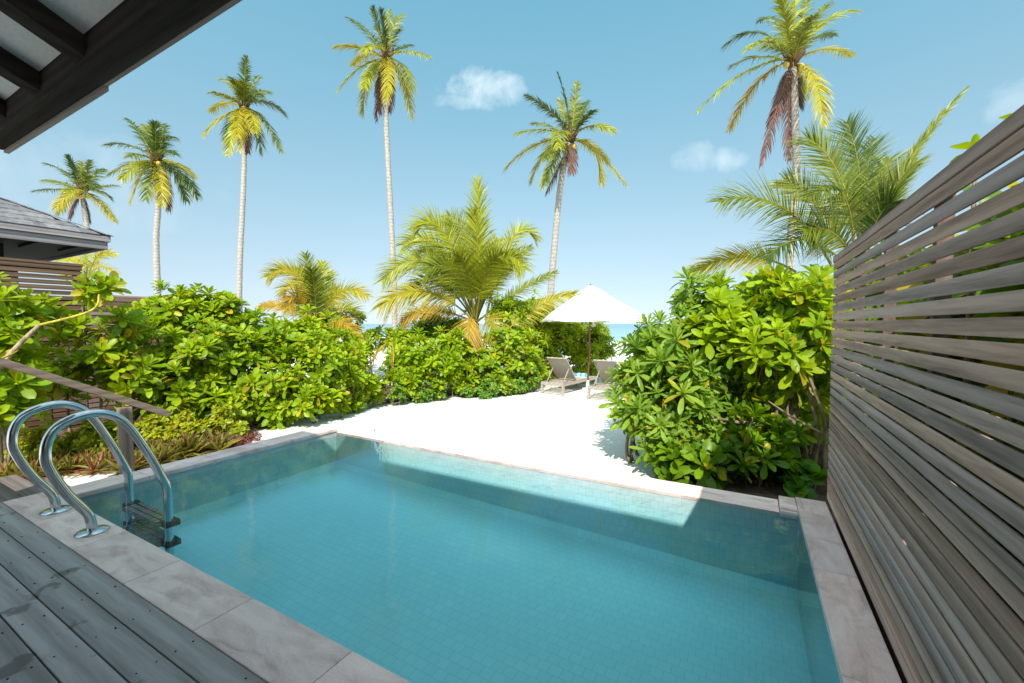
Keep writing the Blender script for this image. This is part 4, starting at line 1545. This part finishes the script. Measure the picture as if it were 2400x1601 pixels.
def tall_palm(label, reg, centre, d, trunk, tr0, tr1, fronds, leafL, group='tall coconut palms on the beach', nuts=5, base=None):
    """reg: (x0, y0, scale) turns measured crown points into view directions; each frond also gets its own depth"""
    x0, y0, s = reg
    def q(p, dd=0): return at(x0 + p[0] * s, y0 + p[1] * s, d + dd)
    tp = [at(a, b_, d) for a, b_ in trunk]
    foot = tp[-1] + (tp[-1] - tp[-2]) / max(np.linalg.norm(tp[-1] - tp[-2]), 1e-6) * 0
    k = (tp[-1][2] - gz(tp[-1][1])) if True else 0
    foot = np.array((tp[-1][0] + (tp[-1][0] - tp[0][0]) * .05, tp[-1][1], gz(tp[-1][1]) - .1))
    root = thing('coconut_palm', tuple(foot), label, 'palm tree', group)
    cpt = q(centre)
    path = smooth_path([cpt - np.array((0, 0, .05))] + tp + [foot], 10)
    b = MB()
    n = len(path)
    rr = [tr0 * .88 + (tr1 - tr0) * (i / (n - 1)) ** 1.2 + (.12 * max(0, i / (n - 1) - .93) / .07 * .6) + .012 * math.sin(i * 2.4) * .5 for i in range(n)]
    b.tube(path[::-1], rr[::-1], 12)
    b.build('trunk', M['palm_bark'], root)
    # fibrous crown base
    b = MB()
    for k in range(26):
        a = RNG.uniform(0, 6.28)
        hh = RNG.uniform(.2, .7)
        v = np.array((math.cos(a), math.sin(a), 0))
        b.tube([cpt + v * tr0 * .7 + np.array((0, 0, -.25)), cpt + v * (tr0 * 1.5) + np.array((0, 0, hh * .3)), cpt + v * (tr0 * 2.2 + .1) + np.array((0, 0, hh))], [.05, .04, .015], 5, (.55, .38, .25))
    b.build('crown_base', M['bark'], root)
    lens = [math.hypot(f[2] - centre[0], f[3] - centre[1]) for f in fronds]
    Rm = np.percentile(lens, 80)
    for i, f in enumerate(fronds):
        c1, c2, tone = (f[0], f[1]), (f[2], f[3]), f[4]
        l = lens[i]
        dep = math.sqrt(max(Rm * Rm * 1.05 - l * l, (0.25 * Rm) ** 2)) * s / FPX * d * .8
        sg = f[5] if len(f) > 5 else (1 if i % 2 else -1)
        if tone == 'd': dep *= .25
        if tone == 'l' and i % 2: tone = 'g'
        if tone == 'g' and i % 3 == 0: tone = 'k'
        p0 = cpt + np.array((0, 0, RNG.uniform(-.1, .15)))
        me = frond(p0, q(c1, dep * .55 * sg), q(c2, dep * sg), tone, leafL * (.85 if tone == 'd' else 1.25), 84, .05, .066, hang=.9 if tone == 'd' else .5, ragged=.45, face=RNG.uniform(0, .5))
        link('dead_frond' if tone == 'd' else 'frond', me, M['dry_leaf'] if tone == 'd' else M['palm_leaf'], root)
    for k in range(nuts):
        a = RNG.uniform(0, 6.28)
        c = cpt + np.array((math.cos(a) * .30, math.sin(a) * .30, RNG.uniform(-.5, -.12)))
        b = MB()
        b.tube([c + np.array((0, 0, z)) for z in (-.15, -.12, -.04, .05, .12, .14)], [.02, .08, .125, .12, .06, .01], 10)
        b.build('coconut', M['coconut'], root)
    return root


tall_palm('tallest straight coconut palm with a purple-brown dead skirt, left of the white cloud', (760, 0, .1913), (760, 720), 24.5, [(904, 250), (908, 350), (917, 520), (924, 680), (925, 785)], .15, .19,
          [(740, 400, 690, 110, 'g'), (800, 300, 960, 180, 'g'), (650, 320, 590, 95, 'k'), (540, 330, 285, 215, 'l'), (450, 540, 130, 570, 'y'), (520, 560, 360, 800, 'y'), (400, 760, 175, 1110, 'l'), (500, 850, 460, 1400, 'y'), (540, 820, 490, 1080, 'l'),
           (680, 900, 640, 1470, 'd'), (640, 900, 690, 1380, 'd'), (840, 950, 800, 1360, 'd'), (830, 740, 755, 1260, 'y', -1), (960, 760, 1075, 1430, 'y'), (980, 560, 1285, 700, 'l'), (940, 560, 1060, 550, 'l'), (1000, 720, 1080, 1110, 'g'), (860, 420, 930, 330, 'k'), (620, 440, 480, 640, 'l', -1), (760, 350, 800, 130, 'g', 1), (700, 420, 640, 300, 'k', 1)], .62, nuts=8)
tall_palm('coconut palm topped by a single spear of new leaf, third from the left', (460, 120, .1531), (720, 860), 26, [(573, 345), (569, 480), (563, 600), (561, 705)], .15, .19,
          [(740, 500, 755, 90, 'g'), (640, 480, 380, 420, 'l'), (700, 520, 530, 410, 'g'), (840, 500, 960, 380, 'g'), (940, 560, 970, 680, 'k'), (940, 540, 1105, 625, 'l', 1), (500, 660, 240, 630, 'l'), (430, 700, 235, 920, 'y'), (420, 900, 120, 1280, 'y'), (520, 980, 465, 1340, 'g'),
           (540, 1100, 490, 1570, 'l'), (750, 900, 655, 1510, 'y', -1), (860, 850, 905, 1260, 'y', -1), (960, 1000, 980, 1560, 'l'), (1050, 900, 1280, 1520, 'g'), (1060, 640, 1370, 980, 'l'), (800, 1050, 790, 1560, 'd'), (760, 560, 700, 470, 'g', -1), (860, 620, 820, 500, 'k', 1), (600, 1000, 640, 1300, 'y', -1)], .62)
tall_palm('leaning coconut palm just left of the parasol, fewest dead fronds under its crown', (1160, 160, .2168), (820, 770), 22, [(1330, 352), (1313, 440), (1301, 560), (1291, 690)], .16, .20,
          [(800, 400, 680, 60, 'g'), (860, 450, 885, 150, 'l'), (640, 420, 340, 300, 'k'), (920, 480, 1000, 355, 'g'), (980, 520, 1060, 460, 'k'), (560, 560, 410, 600, 'g'), (540, 600, 220, 710, 'l'), (460, 700, 100, 1100, 'y'), (640, 590, 690, 850, 'l', -1), (520, 780, 385, 1240, 'y'),
           (660, 860, 520, 1280, 'l'), (730, 1000, 560, 1340, 'd'), (1060, 520, 1280, 690, 'l'), (1120, 720, 1155, 1240, 'y'), (1060, 780, 1420, 1270, 'y'), (1020, 740, 1210, 1010, 'y'), (850, 900, 830, 1120, 'd'), (740, 500, 700, 330, 'g', 1), (880, 480, 940, 380, 'k', 1), (640, 760, 560, 980, 'l', -1)], .62, nuts=3)
tall_palm('coconut palm nearest the right-hand fence, long purple dead fronds hanging down its trunk', (1620, 0, .2551), (935, 570), 18, [(1861, 215), (1864, 300), (1867, 400), (1860, 500), (1853, 600)], .16, .19,
          [(890, 200, 800, -60, 'l'), (1010, 250, 1080, -90, 'l'), (1120, 120, 1530, 95, 'l'), (640, 120, 300, 430, 'g'), (720, 260, 520, 450, 'l', -1), (640, 440, 365, 615, 'l'), (500, 540, 65, 1020, 'l'), (600, 620, 355, 1190, 'o'), (830, 800, 645, 1510, 'd'), (850, 800, 720, 1150, 'd', 1), (880, 900, 900, 1470, 'd', 1), (980, 800, 985, 960, 'd'),
           (1200, 580, 1215, 1145, 'y'), (1220, 360, 1465, 515, 'y'), (1050, 640, 1010, 900, 'l', 1), (780, 60, 640, 190, 'g', 1), (960, 200, 950, -100, 'l', 1), (1100, 180, 1270, 20, 'l', 1), (1160, 240, 1300, 330, 'g', 1), (800, 360, 680, 420, 'g', -1), (1000, 260, 1120, 150, 'g', -1)], .62, nuts=6)
tall_palm('short dark crowned coconut palm, second from the left of the tall beach palms', (0, 0, .5102), (715, 740), 26, [(371, 475), (366, 560), (369, 665)], .16, .20,
          [(720, 640, 712, 560, 'g'), (690, 640, 655, 570, 'g'), (760, 610, 800, 630, 'k'), (660, 620, 585, 545, 'k'), (610, 640, 490, 665, 'k'), (620, 720, 500, 805, 'l'), (640, 730, 560, 820, 'l'), (650, 760, 600, 930, 'y'), (690, 800, 670, 915, 'g'), (735, 800, 745, 940, 'y', -1), (770, 800, 775, 965, 'd'), (800, 720, 890, 810, 'y'), (830, 740, 910, 910, 'g'), (820, 760, 858, 920, 'k'), (760, 660, 805, 710, 'k'), (740, 620, 760, 570, 'g', 1), (640, 690, 600, 720, 'g', -1), (700, 620, 690, 575, 'g', 1)], .66, nuts=5)
tall_palm('farthest left coconut palm, its lean trunk rising behind the pavilion roof', (0, 0, .5102), (380, 880), 30, [(196, 480), (205, 540), (222, 600), (229, 660)], .15, .18,
          [(340, 780, 310, 715, 'g'), (300, 770, 208, 750, 'k'), (290, 830, 200, 828, 'g'), (260, 860, 150, 878, 'g'), (310, 880, 255, 955, 'y'), (330, 890, 268, 985, 'y'), (345, 920, 320, 1000, 'd'), (375, 800, 370, 740, 'g'), (395, 800, 415, 738, 'g'), (430, 800, 478, 778, 'k'), (450, 850, 542, 852, 'g'), (450, 860, 505, 905, 'g'), (450, 900, 528, 1018, 'y'), (400, 950, 412, 1015, 'd'), (420, 830, 440, 850, 'k', -1), (350, 800, 335, 760, 'g', 1), (350, 860, 300, 880, 'l', -1)], .62, nuts=4)


def young_palm(label, reg, base_pt, d, fronds, leafL, width, rib, group='young palms among the shrubs', nl=64, foot=None):
    x0, y0, s = reg
    def q(p, dd=0): return at(x0 + p[0] * s, y0 + p[1] * s, d + dd)
    b0 = q(base_pt)
    root = thing('young_palm', (b0[0], b0[1], gz(b0[1])), label, 'palm tree', group)
    b = MB()
    gnd = np.array((b0[0], b0[1], gz(b0[1]) - .1))
    b.tube([gnd, gnd * .4 + b0 * .6, b0], [.20, .17, .10], 10, (.45, .36, .26))
    b.build('trunk', M['palm_bark'], root)
    for i, f in enumerate(fronds):
        bs, c1, c2, tone = f[0], f[1], f[2], f[3]
        d1, d2 = f[4], f[5]
        opt = f[6] if len(f) > 6 else {}
        p0 = b0 if bs is None else q(bs, opt.get('d0', 0))
        me = frond(p0, q(c1, d1), q(c2, d2), tone, leafL * opt.get('L', 1.0), nl, rib, width, hang=opt.get('hang', .28), petiole=opt.get('pet', .22), fold=opt.get('fold', 1.0), ragged=.05, nseg=4, face=opt.get('face', RNG.uniform(.55, .95)))
        link('frond', me, M['palm_leaf'], root)
    return root


young_palm('large bright young palm fanning out of the shrubs left of the parasol', (860, 400, .3189), (800, 1120), 14,
           [(None, (845, 560), (812, 70), 'l', .3, .4, {'fold': .8}), (None, (800, 420), (600, 330), 'g', .8, 1.2), (None, (580, 180), (355, 425), 'l', -.3, -.7), (None, (560, 330), (270, 540), 'l', .3, .6), (None, (470, 380), (355, 660), 'l', .8, 1.2),
            (None, (450, 400), (120, 810), 'l', -.2, -.4), (None, (420, 720), (100, 1000), 'y', -.8, -1.4, {'hang': .5}), (None, (440, 940), (262, 1115), 'o', .5, .8, {'L': .6}), (None, (500, 640), (330, 880), 'k', .5, .9),
            (None, (850, 640), (780, 300), 'l', -.5, -.8), (None, (980, 430), (1160, 720), 'l', -.7, -1.4), ((870, 1100), (1060, 230), (1240, 500), 'l', .5, .8, {'L': .75}), (None, (1080, 880), (1390, 745), 'g', .9, 1.3, {'L': .55}),
            ((960, 1260), (1200, 950), (1550, 900), 'y', -.2, .3, {'d0': -.6, 'L': .7, 'hang': .5}), (None, (760, 940), (730, 1400), 'o', -1.5, -2.0, {'L': .95, 'hang': .35, 'pet': .4}), (None, (920, 960), (1000, 1320), 'y', -1.3, -1.6, {'L': .8, 'pet': .4}),
            (None, (940, 700), (1205, 560), 'g', 1.6, 2.0, {'L': .6}), (None, (900, 620), (960, 510), 'l', .8, 1.4), (None, (860, 640), (990, 620), 'l', -1.0, -1.7), (None, (640, 560), (440, 740), 'g', -.8, -1.3), (None, (700, 420), (560, 360), 'l', 1.0, 1.6), (None, (960, 560), (1100, 640), 'g', .9, 1.5), (None, (740, 640), (640, 620), 'l', -1, -1.8)],
           1.0, .036, .035, nl=104)
young_palm('small yellowing young palm poking above the left hedge, before the open sea', (560, 560, .3827), (480, 540), 15,
           [(None, (460, 300), (408, 95), 'g', .1, .2), (None, (480, 300), (515, 150), 'l', .5, .8), (None, (390, 60), (175, 230), 'y', -.3, -.6), (None, (340, 180), (270, 330), 'y', .5, .8), (None, (330, 250), (300, 410), 'o', -.7, -1.1), (None, (420, 260), (370, 180), 'g', .5, .9), (None, (560, 250), (610, 330), 'l', .7, 1.1), (None, (600, 220), (785, 350), 'y', -.2, -.5), (None, (620, 360), (735, 470), 'l', .6, .9),
            ((490, 550), (640, 440), (735, 610), 'o', -.9, -1.3, {'hang': .5}), ((330, 470), (230, 370), (130, 420), 'o', .4, .6, {'L': .6}), (None, (470, 330), (445, 190), 'g', -.6, -.9), (None, (400, 400), (290, 430), 'y', .9, 1.3), (None, (530, 330), (560, 200), 'l', .9, 1.5)],
           .72, .036, .03, nl=80)
young_palm('dark green young palm fanning up behind the right-hand fence and bush', (1600, 0, .5102), (790, 1250), 9,
           [((700, 1250), (480, 820), (175, 925), 'g', -.3, -.5), ((790, 1200), (780, 740), (600, 900), 'g', -.5, -.9), ((820, 1150), (740, 720), (575, 635), 'g', .4, .6), ((830, 1150), (840, 780), (755, 565), 'k', .9, 1.2), ((860, 1120), (890, 850), (950, 730), 'g', .6, .9), ((900, 1050), (1000, 720), (1300, 410), 'g', .2, .3, {'fold': .3, 'L': .5}), ((900, 1080), (960, 830), (1065, 750), 'g', -.2, -.2, {'fold': .5, 'L': .7}),
            ((520, 1250), (300, 1110), (38, 1255), 'y', .6, .9, {'L': .7}), ((760, 1230), (560, 1000), (390, 1180), 'k', -.6, -1.0), ((780, 1200), (640, 900), (470, 830), 'g', .7, 1.1), ((800, 1200), (820, 850), (880, 640), 'k', 1.0, 1.6), ((800, 1220), (700, 1000), (560, 1060), 'g', -.4, -.7), ((820, 1200), (900, 950), (860, 820), 'g', .3, .6), ((840, 1180), (880, 980), (960, 930), 'k', -.3, -.6)],
           .95, .027, .028, nl=104)
young_palm('thin yellow young palm half hidden behind the pavilion eave and tall fence', (0, 0, .5102), (400, 1290), 16,
           [(None, (360, 1170), (260, 1190), 'y', 0, .2), (None, (370, 1150), (310, 1200), 'y', .4, .6), (None, (400, 1170), (380, 1150), 'l', .5, .7), (None, (430, 1130), (530, 1170), 'y', 0, .2), (None, (440, 1180), (540, 1255), 'y', -.3, -.5), (None, (430, 1220), (480, 1290), 'l', -.4, -.6), (None, (330, 1230), (300, 1280), 'l', -.3, -.5)],
           .42, .04, .025, nl=40)

# the broken orange frond hanging at the gap in the hedge
g = on_z(922, 945, SAND)
root = thing('fallen_frond', tuple(g), 'broken orange frond bent over on its upright stalk at the hedge gap', 'dead frond')
b = MB()
dd = float(np.dot(g - CPOS, FWD))
b.tube(smooth_path([g, at(921, 880, dd), at(922, 820, dd), at(914, 803, dd)], 4), list(np.linspace(.018, .012, 13)), 6, (2.6, 1.5, .35))
b.build('stalk', M['bark'], root)
me = frond(at(914, 803, dd), at(885, 808, dd - .1), at(868, 862, dd - .2), 'o', .32, 40, .014, .03, hang=.7, petiole=.05, ragged=.05, nseg=4)
link('leaf_blade', me, M['dry_leaf'], root)

# ------------------------------------------------------------------ render
scn.view_settings.view_transform = 'Standard'
scn.view_settings.look = 'None'
scn.view_settings.gamma = 1
scn.view_settings.exposure = 1.0
scn.render.engine = 'CYCLES'
c = scn.cycles
c.use_denoising = True
c.max_bounces = 10
c.diffuse_bounces = 4
c.glossy_bounces = 4
c.transmission_bounces = 6
c.transparent_max_bounces = 12
c.sample_clamp_indirect = 6
c.caustics_reflective = False
c.caustics_refractive = False
